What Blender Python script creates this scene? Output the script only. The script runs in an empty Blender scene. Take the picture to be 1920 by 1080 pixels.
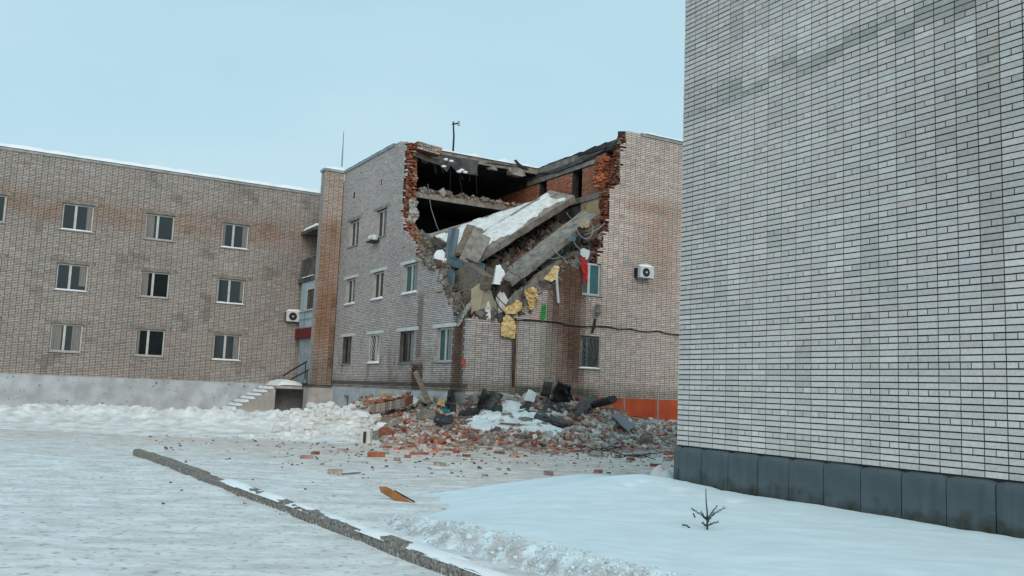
import bpy, math, random
import numpy as np
from mathutils import Matrix, Vector

# ------------------------------------------------------------------ camera, sky, sun, exposure
sc = bpy.context.scene
COL = sc.collection
FPX, PITCH, ROLL, CAMH = 1696.96, 0.1148, 0.0402, 1.55
_r1 = np.array([[1, 0, 0], [0, math.cos(PITCH), math.sin(PITCH)], [0, -math.sin(PITCH), math.cos(PITCH)]])
_r2 = np.array([[math.cos(ROLL), 0, math.sin(ROLL)], [0, 1, 0], [-math.sin(ROLL), 0, math.cos(ROLL)]])
RC = _r2 @ _r1
cam_d = bpy.data.cameras.new('camera')
cam = bpy.data.objects.new('camera', cam_d)
COL.objects.link(cam)
cam_d.sensor_width = 36.0
cam_d.lens = 36.0 * FPX / 1920.0
cam_d.clip_end = 6000
_m = np.eye(4)
_m[:3, 0] = RC.T @ np.array([1, 0, 0])
_m[:3, 1] = RC.T @ np.array([0, 0, 1])
_m[:3, 2] = -(RC.T @ np.array([0, 1, 0]))
_m[:3, 3] = (0, 0, CAMH)
cam.matrix_world = Matrix(_m.tolist())
sc.camera = cam

world = bpy.data.worlds.new('World')
sc.world = world
world.use_nodes = True
wn, wl = world.node_tree.nodes, world.node_tree.links
wn.clear()
w_out = wn.new('ShaderNodeOutputWorld')
w_bg = wn.new('ShaderNodeBackground')
w_sky = wn.new('ShaderNodeTexSky')
w_sky.sky_type = 'NISHITA'
w_sky.sun_disc = False
w_sky.sun_elevation = math.radians(24)
SUN_AZ = math.radians(168)            # compass style: 0 = +Y, clockwise
w_sky.sun_rotation = SUN_AZ
w_mix = wn.new('ShaderNodeMix')
w_mix.data_type = 'RGBA'
w_mix.inputs['Factor'].default_value = 0.9
# even pale overcast layer with faint cloud
w_tc = wn.new('ShaderNodeTexCoord'); w_mp = wn.new('ShaderNodeMapping'); w_mp.inputs['Scale'].default_value = (1.5, 1.5, 4.0)
w_nz = wn.new('ShaderNodeTexNoise'); w_nz.inputs['Scale'].default_value = 1.3; w_nz.inputs['Detail'].default_value = 5
w_rp = wn.new('ShaderNodeMix'); w_rp.data_type = 'RGBA'
w_mr = wn.new('ShaderNodeMapRange'); w_mr.inputs[1].default_value = 0.35; w_mr.inputs[2].default_value = 0.65
wl.new(w_tc.outputs['Generated'], w_mp.inputs[0]); wl.new(w_mp.outputs[0], w_nz.inputs['Vector']); wl.new(w_nz.outputs[0], w_mr.inputs[0])
wl.new(w_mr.outputs[0], w_rp.inputs['Factor'])
w_rp.inputs[6].default_value = (4.8, 7.45, 8.65, 1); w_rp.inputs[7].default_value = (5.7, 7.9, 8.8, 1)
wl.new(w_rp.outputs[2], w_mix.inputs[7])
wl.new(w_sky.outputs[0], w_mix.inputs[6])
wl.new(w_mix.outputs[2], w_bg.inputs['Color'])
w_bg.inputs['Strength'].default_value = 0.1
wl.new(w_bg.outputs[0], w_out.inputs[0])

sun_d = bpy.data.lights.new('sun', 'SUN')
sun_d.energy = 1.5
sun_d.angle = math.radians(35)
sun_d.color = (1.0, 0.80, 0.64)
sun = bpy.data.objects.new('sun', sun_d)
COL.objects.link(sun)
_el = math.radians(24)
_dir = Vector((math.sin(SUN_AZ) * math.cos(_el), math.cos(SUN_AZ) * math.cos(_el), math.sin(_el)))
sun.rotation_euler = _dir.to_track_quat('Z', 'Y').to_euler()
sun.location = (0, -10, 40)

sc.view_settings.view_transform = 'Standard'
sc.view_settings.look = 'None'
sc.view_settings.exposure = 0.0
sc.view_settings.gamma = 1.0
sc.view_settings.use_curve_mapping = False

# ------------------------------------------------------------------ small tools
rng = np.random.RandomState(7)
random.seed(7)
_tab = np.random.RandomState(3).rand(256, 256)


def vn(x, y):
    x = np.asarray(x, float); y = np.asarray(y, float)
    xi = np.floor(x).astype(int); yi = np.floor(y).astype(int)
    fx = x - xi; fy = y - yi
    fx = fx * fx * (3 - 2 * fx); fy = fy * fy * (3 - 2 * fy)
    g = lambda a, b: _tab[a % 256, b % 256]
    return (g(xi, yi) * (1 - fx) + g(xi + 1, yi) * fx) * (1 - fy) + (g(xi, yi + 1) * (1 - fx) + g(xi + 1, yi + 1) * fx) * fy


def fbm(x, y, o=4, s=1.0, seed=0):
    a, t, n = 1.0, 0.0, 0.0
    x = np.asarray(x, float) * s + seed * 17.3; y = np.asarray(y, float) * s + seed * 5.7
    for i in range(o):
        n = n + a * vn(x, y); t += a
        x = x * 2.03 + 11.1; y = y * 2.03 + 7.7; a *= 0.5
    return n / t


def ss(x, a=0.0, b=1.0):
    x = np.clip((np.asarray(x, float) - a) / (b - a), 0, 1)
    return x * x * (3 - 2 * x)


# the building corner and its two wall directions (s runs along the left face, t along the right face)
CX, CY, YAW = -1.5826, 33.7597, 0.5214
CC = np.array([CX, CY, 0.0])
DR = np.array([math.cos(YAW), math.sin(YAW), 0.0])
DL = np.array([-math.sin(YAW), math.cos(YAW), 0.0])
ZZ = np.array([0, 0, 1.0])


def W(s, t, z):
    return CC + DL * s + DR * t + ZZ * z


def ray(px, py):
    return RC.T @ np.array([(px - 960) / FPX, 1, -(py - 540) / FPX])


CAMP = np.array([0, 0, CAMH])


def onL(px, py, t=0.0):          # a point of the plane t = const
    d = ray(px, py); k = (DR @ CC + t) / (DR @ d)
    return CAMP + d * k


def onR(px, py, s=0.0):          # a point of the plane s = const
    d = ray(px, py); k = (DL @ CC + s) / (DL @ d)
    return CAMP + d * k


def onG(px, py, z=0.0):          # a point of the plane z = const
    d = ray(px, py); k = (z - CAMH) / d[2]
    return CAMP + d * k


def onY(px, py, y):              # a point at distance y
    d = ray(px, py)
    return CAMP + d * (y / d[1])


def st(p):
    v = np.asarray(p)[..., :3] - CC
    return v @ DL, v @ DR


def origin_of(o):
    x, y, z = o.location
    p = o.parent
    while p is not None:
        x += p.location.x; y += p.location.y; z += p.location.z
        p = p.parent
    return np.array([x, y, z])


def tag(o, label=None, cat=None, group=None, kind=None):
    if label: o['label'] = label
    if cat: o['category'] = cat
    if group: o['group'] = group
    if kind: o['kind'] = kind
    return o


def empty(name, loc, label=None, cat=None, group=None):
    o = bpy.data.objects.new(name, None)
    o.empty_display_size = 0.2
    o.location = [float(v) for v in loc]
    COL.objects.link(o)
    return tag(o, label, cat, group)


def build(name, verts, faces, mat, parent=None, kind=None, tint=None, smooth=False, label=None, cat=None, group=None, uniform=None):
    """link one mesh object; verts are world coordinates"""
    verts = np.asarray(verts, float).reshape(-1, 3)
    org = np.array([(verts[:, 0].min() + verts[:, 0].max()) / 2, (verts[:, 1].min() + verts[:, 1].max()) / 2, verts[:, 2].min()])
    me = bpy.data.meshes.new(name)
    v = verts - org
    if uniform or (isinstance(faces, np.ndarray) and faces.ndim == 2):
        f = np.asarray(faces, np.int32)
        me.vertices.add(len(v)); me.vertices.foreach_set('co', v.astype(np.float32).ravel())
        k = f.shape[1]
        me.loops.add(f.size); me.loops.foreach_set('vertex_index', f.ravel())
        me.polygons.add(len(f))
        me.polygons.foreach_set('loop_start', np.arange(0, f.size, k, dtype=np.int32))
        me.update(calc_edges=True)
    else:
        me.from_pydata(v.tolist(), [], [list(q) for q in faces])
        me.update()
    if tint is not None:
        tint = np.asarray(tint, float)
        n = len(me.polygons)
        if tint.ndim == 1: tint = np.tile(tint, (n, 1))
        a = me.attributes.new('tint', 'FLOAT_COLOR', 'FACE')
        a.data.foreach_set('color', np.concatenate([tint[:, :3], np.ones((n, 1))], 1).astype(np.float32).ravel())
    me.polygons.foreach_set('use_smooth', np.full(len(me.polygons), bool(smooth)))
    me.materials.append(mat)
    o = bpy.data.objects.new(name, me)
    if parent is not None:
        o.parent = parent
        o.location = [float(q) for q in org - origin_of(parent)]
    else:
        o.location = [float(q) for q in org]
    COL.objects.link(o)
    return tag(o, label, cat, group, kind)


BOXF = np.array([[0, 1, 2, 3], [7, 6, 5, 4], [0, 4, 5, 1], [1, 5, 6, 2], [2, 6, 7, 3], [3, 7, 4, 0]])


class MB:
    """collects shapes for ONE mesh"""
    def __init__(self):
        self.v, self.f, self.t, self.n = [], [], [], 0

    def add(self, v, f, tint=None):
        v = np.asarray(v, float)
        for q in f:
            self.f.append([int(i) + self.n for i in q])
            self.t.append(tint if tint is not None else (1, 1, 1))
        self.v.append(v); self.n += len(v)
        return self

    def box8(self, v, tint=None):
        return self.add(v, BOXF, tint)

    def pbox(self, p, a, b, c, tint=None):      # corner + three edge vectors
        p, a, b, c = [np.asarray(q, float) for q in (p, a, b, c)]
        return self.box8([p, p + a, p + a + b, p + b, p + c, p + a + c, p + a + b + c, p + b + c], tint)

    def st(self, s0, s1, t0, t1, z0, z1, tint=None):
        return self.box8([W(s0, t0, z0), W(s0, t1, z0), W(s1, t1, z0), W(s1, t0, z0), W(s0, t0, z1), W(s0, t1, z1), W(s1, t1, z1), W(s1, t0, z1)], tint)

    def tube(self, pts, r, n=6, tint=None, cap=True):
        pts = [np.asarray(p, float) for p in pts]
        rr = r if hasattr(r, '__len__') else [r] * len(pts)
        vs, fs = [], []
        for i, p in enumerate(pts):
            d = pts[min(i + 1, len(pts) - 1)] - pts[max(i - 1, 0)]
            d = d / (np.linalg.norm(d) + 1e-9)
            u = np.cross(d, ZZ if abs(d[2]) < 0.9 else np.array([1, 0, 0]))
            u /= np.linalg.norm(u); w = np.cross(d, u)
            for k in range(n):
                a = 2 * math.pi * k / n
                vs.append(p + (u * math.cos(a) + w * math.sin(a)) * rr[i])
        for i in range(len(pts) - 1):
            for k in range(n):
                fs.append([i * n + k, i * n + (k + 1) % n, (i + 1) * n + (k + 1) % n, (i + 1) * n + k])
        if cap:
            fs.append(list(range(n))[::-1]); fs.append([(len(pts) - 1) * n + k for k in range(n)])
        return self.add(vs, fs, tint)

    def prism(self, poly, ext, tint=None):      # polygon (world points) extruded along ext
        poly = [np.asarray(p, float) for p in poly]; n = len(poly); ext = np.asarray(ext, float)
        vs = poly + [p + ext for p in poly]
        fs = [list(range(n))[::-1], [n + i for i in range(n)]] + [[i, (i + 1) % n, n + (i + 1) % n, n + i] for i in range(n)]
        return self.add(vs, fs, tint)

    def go(self, name, mat, parent=None, **k):
        use = any(x is not None and tuple(x) != (1, 1, 1) for x in self.t)
        return build(name, np.concatenate(self.v), self.f, mat, parent, tint=np.array(self.t) if use else None, **k)


def rock(d, rs, jit=.09):
    """a rounded irregular lump"""
    c = np.array([[i, j, k] for k in (-.5, 0, .5) for j in (-.5, 0, .5) for i in (-.5, 0, .5)], float)
    c = c / np.maximum(np.linalg.norm(c, axis=1, keepdims=True), .35) * .52 + rs.uniform(-jit, jit, c.shape)
    ix = lambda i, j, k: k * 9 + j * 3 + i
    fs = []
    for a_ in range(2):
        for b_ in range(2):
            fs += [[ix(a_, b_, 0), ix(a_, b_ + 1, 0), ix(a_ + 1, b_ + 1, 0), ix(a_ + 1, b_, 0)], [ix(a_, b_, 2), ix(a_ + 1, b_, 2), ix(a_ + 1, b_ + 1, 2), ix(a_, b_ + 1, 2)],
                   [ix(a_, 0, b_), ix(a_ + 1, 0, b_), ix(a_ + 1, 0, b_ + 1), ix(a_, 0, b_ + 1)], [ix(a_, 2, b_), ix(a_, 2, b_ + 1), ix(a_ + 1, 2, b_ + 1), ix(a_ + 1, 2, b_)],
                   [ix(0, a_, b_), ix(0, a_, b_ + 1), ix(0, a_ + 1, b_ + 1), ix(0, a_ + 1, b_)], [ix(2, a_, b_), ix(2, a_ + 1, b_), ix(2, a_ + 1, b_ + 1), ix(2, a_, b_ + 1)]]
    return c * np.array(d), fs


def grid_mesh(X, Y, Z, mask=None):
    ny, nx = X.shape
    v = np.stack([X, Y, Z], -1).reshape(-1, 3)
    i = np.arange(ny * nx).reshape(ny, nx)
    f = np.stack([i[:-1, :-1], i[:-1, 1:], i[1:, 1:], i[1:, :-1]], -1).reshape(-1, 4)
    if mask is not None:
        m = mask.reshape(-1)
        f = f[m[f].any(1)]
        used = np.unique(f); rm = -np.ones(len(v), int); rm[used] = np.arange(len(used))
        v = v[used]; f = rm[f]
    return v, f


# ------------------------------------------------------------------ materials
def nodes_of(name):
    m = bpy.data.materials.new(name)
    m.use_nodes = True
    nt = m.node_tree
    return m, nt, nt.nodes, nt.links, nt.nodes['Principled BSDF']


def mat(name, col, col2=None, rough=0.85, scale=4.0, detail=6, bump=0.0, bscale=None, metal=0.0, spec=0.3, contrast=(0.35, 0.65), stretch=(1, 1, 1), fleck=None):
    m, nt, N, L, P = nodes_of(name)
    P.inputs['Roughness'].default_value = rough
    P.inputs['Metallic'].default_value = metal
    P.inputs['Specular IOR Level'].default_value = spec
    tc = N.new('ShaderNodeTexCoord')
    mp = N.new('ShaderNodeMapping'); mp.inputs['Scale'].default_value = stretch
    L.new(tc.outputs['Object'], mp.inputs[0])
    if col2 is None: col2 = tuple(c * 0.72 for c in col)
    nz = N.new('ShaderNodeTexNoise'); nz.inputs['Scale'].default_value = scale; nz.inputs['Detail'].default_value = detail
    L.new(mp.outputs[0], nz.inputs['Vector'])
    rp = N.new('ShaderNodeValToRGB')
    rp.color_ramp.elements[0].position, rp.color_ramp.elements[1].position = contrast
    rp.color_ramp.elements[0].color = (*col2, 1); rp.color_ramp.elements[1].color = (*col, 1)
    L.new(nz.outputs[0], rp.inputs[0])
    out = rp.outputs[0]
    if fleck:
        n2 = N.new('ShaderNodeTexNoise'); n2.inputs['Scale'].default_value = fleck[1]; n2.inputs['Detail'].default_value = 3
        L.new(mp.outputs[0], n2.inputs['Vector'])
        r2 = N.new('ShaderNodeValToRGB'); r2.color_ramp.elements[0].position = fleck[2]; r2.color_ramp.elements[1].position = fleck[2] + 0.06
        L.new(n2.outputs[0], r2.inputs[0])
        mx = N.new('ShaderNodeMix'); mx.data_type = 'RGBA'
        L.new(r2.outputs[0], mx.inputs['Factor']); L.new(out, mx.inputs[6]); mx.inputs[7].default_value = (*fleck[0], 1)
        out = mx.outputs[2]
    L.new(out, P.inputs['Base Color'])
    if bump:
        bn = N.new('ShaderNodeTexNoise'); bn.inputs['Scale'].default_value = bscale or scale * 5; bn.inputs['Detail'].default_value = 8
        L.new(tc.outputs['Object'], bn.inputs['Vector'])
        b = N.new('ShaderNodeBump'); b.inputs['Strength'].default_value = bump; b.inputs['Distance'].default_value = 0.02
        L.new(bn.outputs[0], b.inputs['Height']); L.new(b.outputs[0], P.inputs['Normal'])
    return m


def tint_mat(name, rough=0.9, scale=22.0, lo=0.72, hi=1.12, bump=0.35, per_object=0.0):
    """colour comes from the piece's own 'tint'; the noise adds grain and wear"""
    m, nt, N, L, P = nodes_of(name)
    P.inputs['Roughness'].default_value = rough
    P.inputs['Specular IOR Level'].default_value = 0.2
    at = N.new('ShaderNodeAttribute'); at.attribute_name = 'tint'
    tc = N.new('ShaderNodeTexCoord')
    nz = N.new('ShaderNodeTexNoise'); nz.inputs['Scale'].default_value = scale; nz.inputs['Detail'].default_value = 6
    L.new(tc.outputs['Object'], nz.inputs['Vector'])
    mr = N.new('ShaderNodeMapRange'); mr.inputs[1].default_value = 0.3; mr.inputs[2].default_value = 0.7
    mr.inputs[3].default_value = lo; mr.inputs[4].default_value = hi
    L.new(nz.outputs[0], mr.inputs[0])
    fac = mr.outputs[0]
    if per_object:
        oi = N.new('ShaderNodeObjectInfo')
        m2 = N.new('ShaderNodeMapRange'); m2.inputs[3].default_value = 1 - per_object; m2.inputs[4].default_value = 1 + per_object
        L.new(oi.outputs['Random'], m2.inputs[0])
        mm = N.new('ShaderNodeMath'); mm.operation = 'MULTIPLY'
        L.new(fac, mm.inputs[0]); L.new(m2.outputs[0], mm.inputs[1]); fac = mm.outputs[0]
    mx = N.new('ShaderNodeVectorMath'); mx.operation = 'SCALE'
    L.new(at.outputs['Color'], mx.inputs[0]); L.new(fac, mx.inputs['Scale'])
    L.new(mx.outputs[0], P.inputs['Base Color'])
    b = N.new('ShaderNodeBump'); b.inputs['Strength'].default_value = bump; b.inputs['Distance'].default_value = 0.006
    L.new(nz.outputs[0], b.inputs['Height']); L.new(b.outputs[0], P.inputs['Normal'])
    return m


def snow_mat(name, col=(0.86, 0.90, 0.93), col2=(0.76, 0.80, 0.83), scale=1.2, bump=0.35, bscale=30, contrast=(0.3, 0.6)):
    m = mat(name, col, col2, rough=0.9, scale=scale, bump=bump, bscale=bscale, contrast=contrast, spec=0.15)
    return m


M = {}
M['brick'] = tint_mat('brick_tinted')
M['brick_near'] = tint_mat('brick_near_tinted', scale=26, lo=0.86, hi=1.07, bump=0.5, per_object=0.05)
M['loose'] = tint_mat('loose_brick_tinted', scale=14, lo=0.6, hi=1.2, bump=0.8, per_object=0.3)
M['mortar'] = mat('mortar', (0.05, 0.044, 0.04), (0.026, 0.023, 0.021), scale=3)
M['mortar_near'] = mat('mortar_near', (0.09, 0.088, 0.086), (0.022, 0.022, 0.024), scale=1.6, bump=0.6, bscale=30, contrast=(0.48, 0.78))
M['redcore'] = mat('red_brick_core', (0.28, 0.095, 0.055), (0.16, 0.06, 0.04), scale=6, bump=0.6)
M['concrete'] = mat('concrete', (0.33, 0.305, 0.27), (0.13, 0.118, 0.105), scale=3.2, bump=0.5, bscale=25, contrast=(0.3, 0.7), fleck=((0.36, 0.34, 0.31), 9, 0.62))
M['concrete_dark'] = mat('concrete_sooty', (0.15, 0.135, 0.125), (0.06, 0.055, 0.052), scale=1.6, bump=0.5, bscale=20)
M['nearblack'] = mat('near_black_plaster', (0.05, 0.048, 0.048), (0.02, 0.02, 0.021), scale=0.8)  # near-black finish for closed rooms, ceilings, vents and the block's hole
M['redlump'] = mat('crumbling_red_masonry', (0.50, 0.20, 0.10), (0.24, 0.09, 0.06), scale=5, bump=0.9, bscale=16)
M['dirtysnow'] = mat('dirty_snow', (0.80, 0.84, 0.86), (0.60, 0.60, 0.58), rough=0.9, scale=3.5, bump=0.5, bscale=20, fleck=((0.22, 0.20, 0.18), 7, 0.66))
M['plaster'] = mat('stained_plaster', (0.52, 0.40, 0.22), (0.34, 0.26, 0.17), scale=2.2, bump=0.5, fleck=((0.24, 0.11, 0.075), 3.0, 0.60))
M['snow'] = snow_mat('snow')
M['metal'] = mat('grey_flashing', (0.34, 0.37, 0.39), (0.24, 0.26, 0.27), rough=0.5, scale=3, metal=0.2)
M['bluemetal'] = mat('blue_grey_metal', (0.15, 0.22, 0.26), (0.085, 0.13, 0.16), rough=0.45, scale=2.5, metal=0.25, spec=0.5, stretch=(1, 1, 0.4))
M['darkmetal'] = mat('dark_metal', (0.035, 0.04, 0.045), (0.02, 0.022, 0.025), rough=0.5, scale=4, metal=0.3)
M['rust'] = mat('rusty_metal', (0.16, 0.075, 0.04), (0.07, 0.04, 0.03), rough=0.8, scale=5)
M['white'] = mat('white_paint', (0.66, 0.67, 0.66), (0.55, 0.56, 0.55), rough=0.5, scale=2)
M['frame'] = mat('window_frame_white', (0.58, 0.59, 0.57), (0.44, 0.45, 0.43), rough=0.55, scale=3)
M['framedark'] = mat('window_frame_brown', (0.17, 0.155, 0.14), (0.10, 0.09, 0.08), rough=0.6, scale=4)
M['glass'] = mat('window_glass', (0.020, 0.030, 0.034), (0.012, 0.016, 0.018), rough=0.06, scale=0.8, spec=0.6)
M['teal'] = mat('teal_glass', (0.03, 0.13, 0.15), (0.018, 0.075, 0.09), rough=0.12, scale=1.2, spec=0.5)
M['curtain'] = mat('curtain', (0.30, 0.30, 0.29), (0.16, 0.16, 0.155), scale=2, stretch=(7, 7, 0.3))
M['plinth'] = mat('pale_plinth_paint', (0.50, 0.56, 0.61), (0.36, 0.39, 0.42), scale=1.4, bump=0.3, fleck=((0.22, 0.2, 0.19), 5, 0.64))
M['plinthgrey'] = mat('rendered_plinth', (0.45, 0.45, 0.43), (0.34, 0.33, 0.31), scale=2.5, bump=0.4)
M['orange'] = mat('orange_red_paint', (0.52, 0.085, 0.022), (0.40, 0.06, 0.018), rough=0.6, scale=1.6, bump=0.2)
M['nearplinth'] = mat('blue_grey_plinth_paint', (0.095, 0.125, 0.138), (0.07, 0.092, 0.10), rough=0.6, scale=2.2, bump=0.35, bscale=18, fleck=((0.24, 0.28, 0.30), 2.6, 0.64))
M['foam'] = mat('yellow_insulation_foam', (0.80, 0.64, 0.36), (0.66, 0.44, 0.18), scale=4, bump=0.7, bscale=20, fleck=((0.62, 0.55, 0.40), 5, 0.62))
M['wood'] = mat('weathered_wood', (0.23, 0.19, 0.15), (0.11, 0.09, 0.075), scale=5, bump=0.5, stretch=(1, 1, 3))
M['palewood'] = mat('pale_split_wood', (0.48, 0.38, 0.26), (0.32, 0.25, 0.17), scale=5, bump=0.4)
M['orangewood'] = mat('orange_painted_wood', (0.36, 0.155, 0.04), (0.25, 0.10, 0.03), rough=0.6, scale=5, bump=0.3)
M['felt'] = mat('roofing_felt', (0.05, 0.05, 0.05), (0.022, 0.022, 0.024), rough=0.75, scale=2.5, bump=0.6, bscale=14, fleck=((0.22, 0.21, 0.20), 6, 0.70))
M['rooffelt'] = mat('torn_roof_membrane', (0.11, 0.105, 0.10), (0.04, 0.04, 0.042), rough=0.8, scale=3, bump=0.6, fleck=((0.33, 0.31, 0.29), 7, 0.68))
M['redcloth'] = mat('red_cloth', (0.50, 0.035, 0.03), (0.34, 0.02, 0.02), scale=4)
M['green'] = mat('green_plastic', (0.03, 0.36, 0.08), (0.02, 0.24, 0.05), rough=0.5, scale=3)
M['maroon'] = mat('maroon_fascia', (0.17, 0.012, 0.022), (0.12, 0.01, 0.016), rough=0.5, scale=2)
M['siding'] = mat('pale_blue_siding', (0.45, 0.55, 0.60), (0.36, 0.44, 0.48), rough=0.6, scale=2)
M['bluewall'] = mat('pale_blue_render', (0.36, 0.43, 0.46), (0.24, 0.28, 0.30), scale=2, bump=0.3)
M['twig'] = mat('dark_green_twig', (0.035, 0.05, 0.035), (0.02, 0.025, 0.018), scale=12)
M['kerb'] = mat('speckled_kerb_concrete', (0.33, 0.31, 0.28), (0.10, 0.09, 0.08), scale=34, detail=8, bump=0.9, bscale=60, contrast=(0.36, 0.62), fleck=((0.66, 0.70, 0.72), 6.0, 0.62))
M['cardboard'] = mat('beige_board', (0.45, 0.40, 0.29), (0.34, 0.30, 0.21), scale=2, rough=0.7)
M['cloth'] = mat('pale_hanging_sheet', (0.46, 0.45, 0.42), (0.30, 0.295, 0.275), scale=3, bump=0.4)
M['plasticwhite'] = mat('white_plastic_casing', (0.62, 0.65, 0.66), (0.54, 0.57, 0.58), rough=0.4, scale=2)
M['turq'] = mat('turquoise_plastic', (0.03, 0.26, 0.32), (0.02, 0.17, 0.22), rough=0.5)
M['dust'] = tint_mat('dusty_rubble', scale=9, lo=0.55, hi=1.25, bump=0.8)


def foot_stain(m, h, col):
    nt = m.node_tree; N, L = nt.nodes, nt.links
    P = N['Principled BSDF']
    src = P.inputs['Base Color'].links[0].from_socket
    tc = N.new('ShaderNodeTexCoord'); sx = N.new('ShaderNodeSeparateXYZ'); L.new(tc.outputs['Object'], sx.inputs[0])
    nz = N.new('ShaderNodeTexNoise'); nz.inputs['Scale'].default_value = 5; nz.inputs['Detail'].default_value = 7
    geo = N.new('ShaderNodeNewGeometry'); L.new(geo.outputs['Position'], nz.inputs['Vector'])
    ma = N.new('ShaderNodeMath'); ma.operation = 'MULTIPLY_ADD'; ma.inputs[1].default_value = -h * 1.6; L.new(nz.outputs[0], ma.inputs[0]); L.new(sx.outputs['Z'], ma.inputs[2])
    mr = N.new('ShaderNodeMapRange'); mr.inputs[1].default_value = -h * .3; mr.inputs[2].default_value = h * .35; mr.inputs[3].default_value = 1; mr.inputs[4].default_value = 0
    L.new(ma.outputs[0], mr.inputs[0])
    mx = N.new('ShaderNodeMix'); mx.data_type = 'RGBA'; L.new(mr.outputs[0], mx.inputs['Factor']); L.new(src, mx.inputs[6]); mx.inputs[7].default_value = (*col, 1)
    L.new(mx.outputs[2], P.inputs['Base Color'])


foot_stain(M['nearplinth'], .42, (0.028, 0.027, 0.016))


def ground_mat():
    m, nt, N, L, P = nodes_of('packed_snow')
    P.inputs['Roughness'].default_value = 0.85; P.inputs['Specular IOR Level'].default_value = 0.15
    geo = N.new('ShaderNodeNewGeometry')
    mp = N.new('ShaderNodeMapping'); mp.inputs['Rotation'].default_value = (0, 0, -0.25); mp.inputs['Scale'].default_value = (0.85, 1.7, 1)
    L.new(geo.outputs['Position'], mp.inputs[0])
    n1 = N.new('ShaderNodeTexNoise'); n1.inputs['Scale'].default_value = 1.6; n1.inputs['Detail'].default_value = 9; n1.inputs['Roughness'].default_value = 0.68
    L.new(mp.outputs[0], n1.inputs['Vector'])
    r1 = N.new('ShaderNodeValToRGB')
    r1.color_ramp.elements[0].position, r1.color_ramp.elements[1].position = 0.30, 0.60
    r1.color_ramp.elements[0].color = (0.50, 0.505, 0.50, 1); r1.color_ramp.elements[1].color = (0.80, 0.82, 0.825, 1)
    L.new(n1.outputs[0], r1.inputs[0])
    # brick dust trodden into the snow close to the heap
    sx = N.new('ShaderNodeSeparateXYZ'); L.new(geo.outputs['Position'], sx.inputs[0])
    n2 = N.new('ShaderNodeTexNoise'); n2.inputs['Scale'].default_value = 0.45; n2.inputs['Detail'].default_value = 7
    L.new(geo.outputs['Position'], n2.inputs['Vector'])
    ad = N.new('ShaderNodeMath'); ad.operation = 'MULTIPLY_ADD'; ad.inputs[1].default_value = 9.0
    L.new(n2.outputs[0], ad.inputs[0]); L.new(sx.outputs['Y'], ad.inputs[2])
    sl = N.new('ShaderNodeMath'); sl.operation = 'MULTIPLY_ADD'; sl.inputs[1].default_value = 0.45
    L.new(sx.outputs['X'], sl.inputs[0]); L.new(ad.outputs[0], sl.inputs[2])
    mr = N.new('ShaderNodeMapRange'); mr.inputs[1].default_value = 17.5; mr.inputs[2].default_value = 25.0
    mr.inputs[4].default_value = 0.85
    L.new(sl.outputs[0], mr.inputs[0])
    n3 = N.new('ShaderNodeTexNoise'); n3.inputs['Scale'].default_value = 3.2; n3.inputs['Detail'].default_value = 8
    L.new(mp.outputs[0], n3.inputs['Vector'])
    r3 = N.new('ShaderNodeValToRGB')
    r3.color_ramp.elements[0].position, r3.color_ramp.elements[1].position = 0.34, 0.62
    r3.color_ramp.elements[0].color = (0.40, 0.32, 0.27, 1); r3.color_ramp.elements[1].color = (0.72, 0.64, 0.585, 1)
    L.new(n3.outputs[0], r3.inputs[0])
    mx = N.new('ShaderNodeMix'); mx.data_type = 'RGBA'
    L.new(mr.outputs[0], mx.inputs['Factor']); L.new(r1.outputs[0], mx.inputs[6]); L.new(r3.outputs[0], mx.inputs[7])
    # fine dark grit
    n4 = N.new('ShaderNodeTexNoise'); n4.inputs['Scale'].default_value = 11.0; n4.inputs['Detail'].default_value = 7
    L.new(geo.outputs['Position'], n4.inputs['Vector'])
    r4 = N.new('ShaderNodeValToRGB'); r4.color_ramp.elements[0].position, r4.color_ramp.elements[1].position = 0.56, 0.72
    L.new(n4.outputs[0], r4.inputs[0])
    m4 = N.new('ShaderNodeMath'); m4.operation = 'MULTIPLY'; m4.inputs[1].default_value = 0.8; L.new(r4.outputs[0], m4.inputs[0])
    mx2 = N.new('ShaderNodeMix'); mx2.data_type = 'RGBA'
    L.new(m4.outputs[0], mx2.inputs['Factor']); L.new(mx.outputs[2], mx2.inputs[6]); mx2.inputs[7].default_value = (0.28, 0.26, 0.245, 1)
    L.new(mx2.outputs[2], P.inputs['Base Color'])
    b = N.new('ShaderNodeBump'); b.inputs['Strength'].default_value = 0.5; b.inputs['Distance'].default_value = 0.02
    bn = N.new('ShaderNodeTexNoise'); bn.inputs['Scale'].default_value = 7; bn.inputs['Detail'].default_value = 9
    L.new(mp.outputs[0], bn.inputs['Vector'])
    L.new(bn.outputs[0], b.inputs['Height']); L.new(b.outputs[0], P.inputs['Normal'])
    return m


M['ground'] = ground_mat()
M['pile'] = snow_mat('ploughed_snow', (0.78, 0.775, 0.76), (0.52, 0.50, 0.475), scale=2.4, bump=0.8, bscale=12)
M['bank'] = tint_mat('fresh_snow', scale=2.0, lo=.93, hi=1.03, bump=.35)

# ------------------------------------------------------------------ ground, snow, kerb (structure)
K0 = onG(546, 958, 0.05); K1 = onG(868, 1078, 0.05)
KD = (K1 - K0); KD[2] = 0; KD /= np.linalg.norm(KD)
KN = np.array([-KD[1], KD[0], 0.0])            # towards the lawn side
if KN[1] < 0: KN = -KN
KH = 0.117


def kerb_d(x, y):                               # signed distance behind the kerb line
    return (x - K0[0]) * KN[0] + (y - K0[1]) * KN[1]


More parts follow.
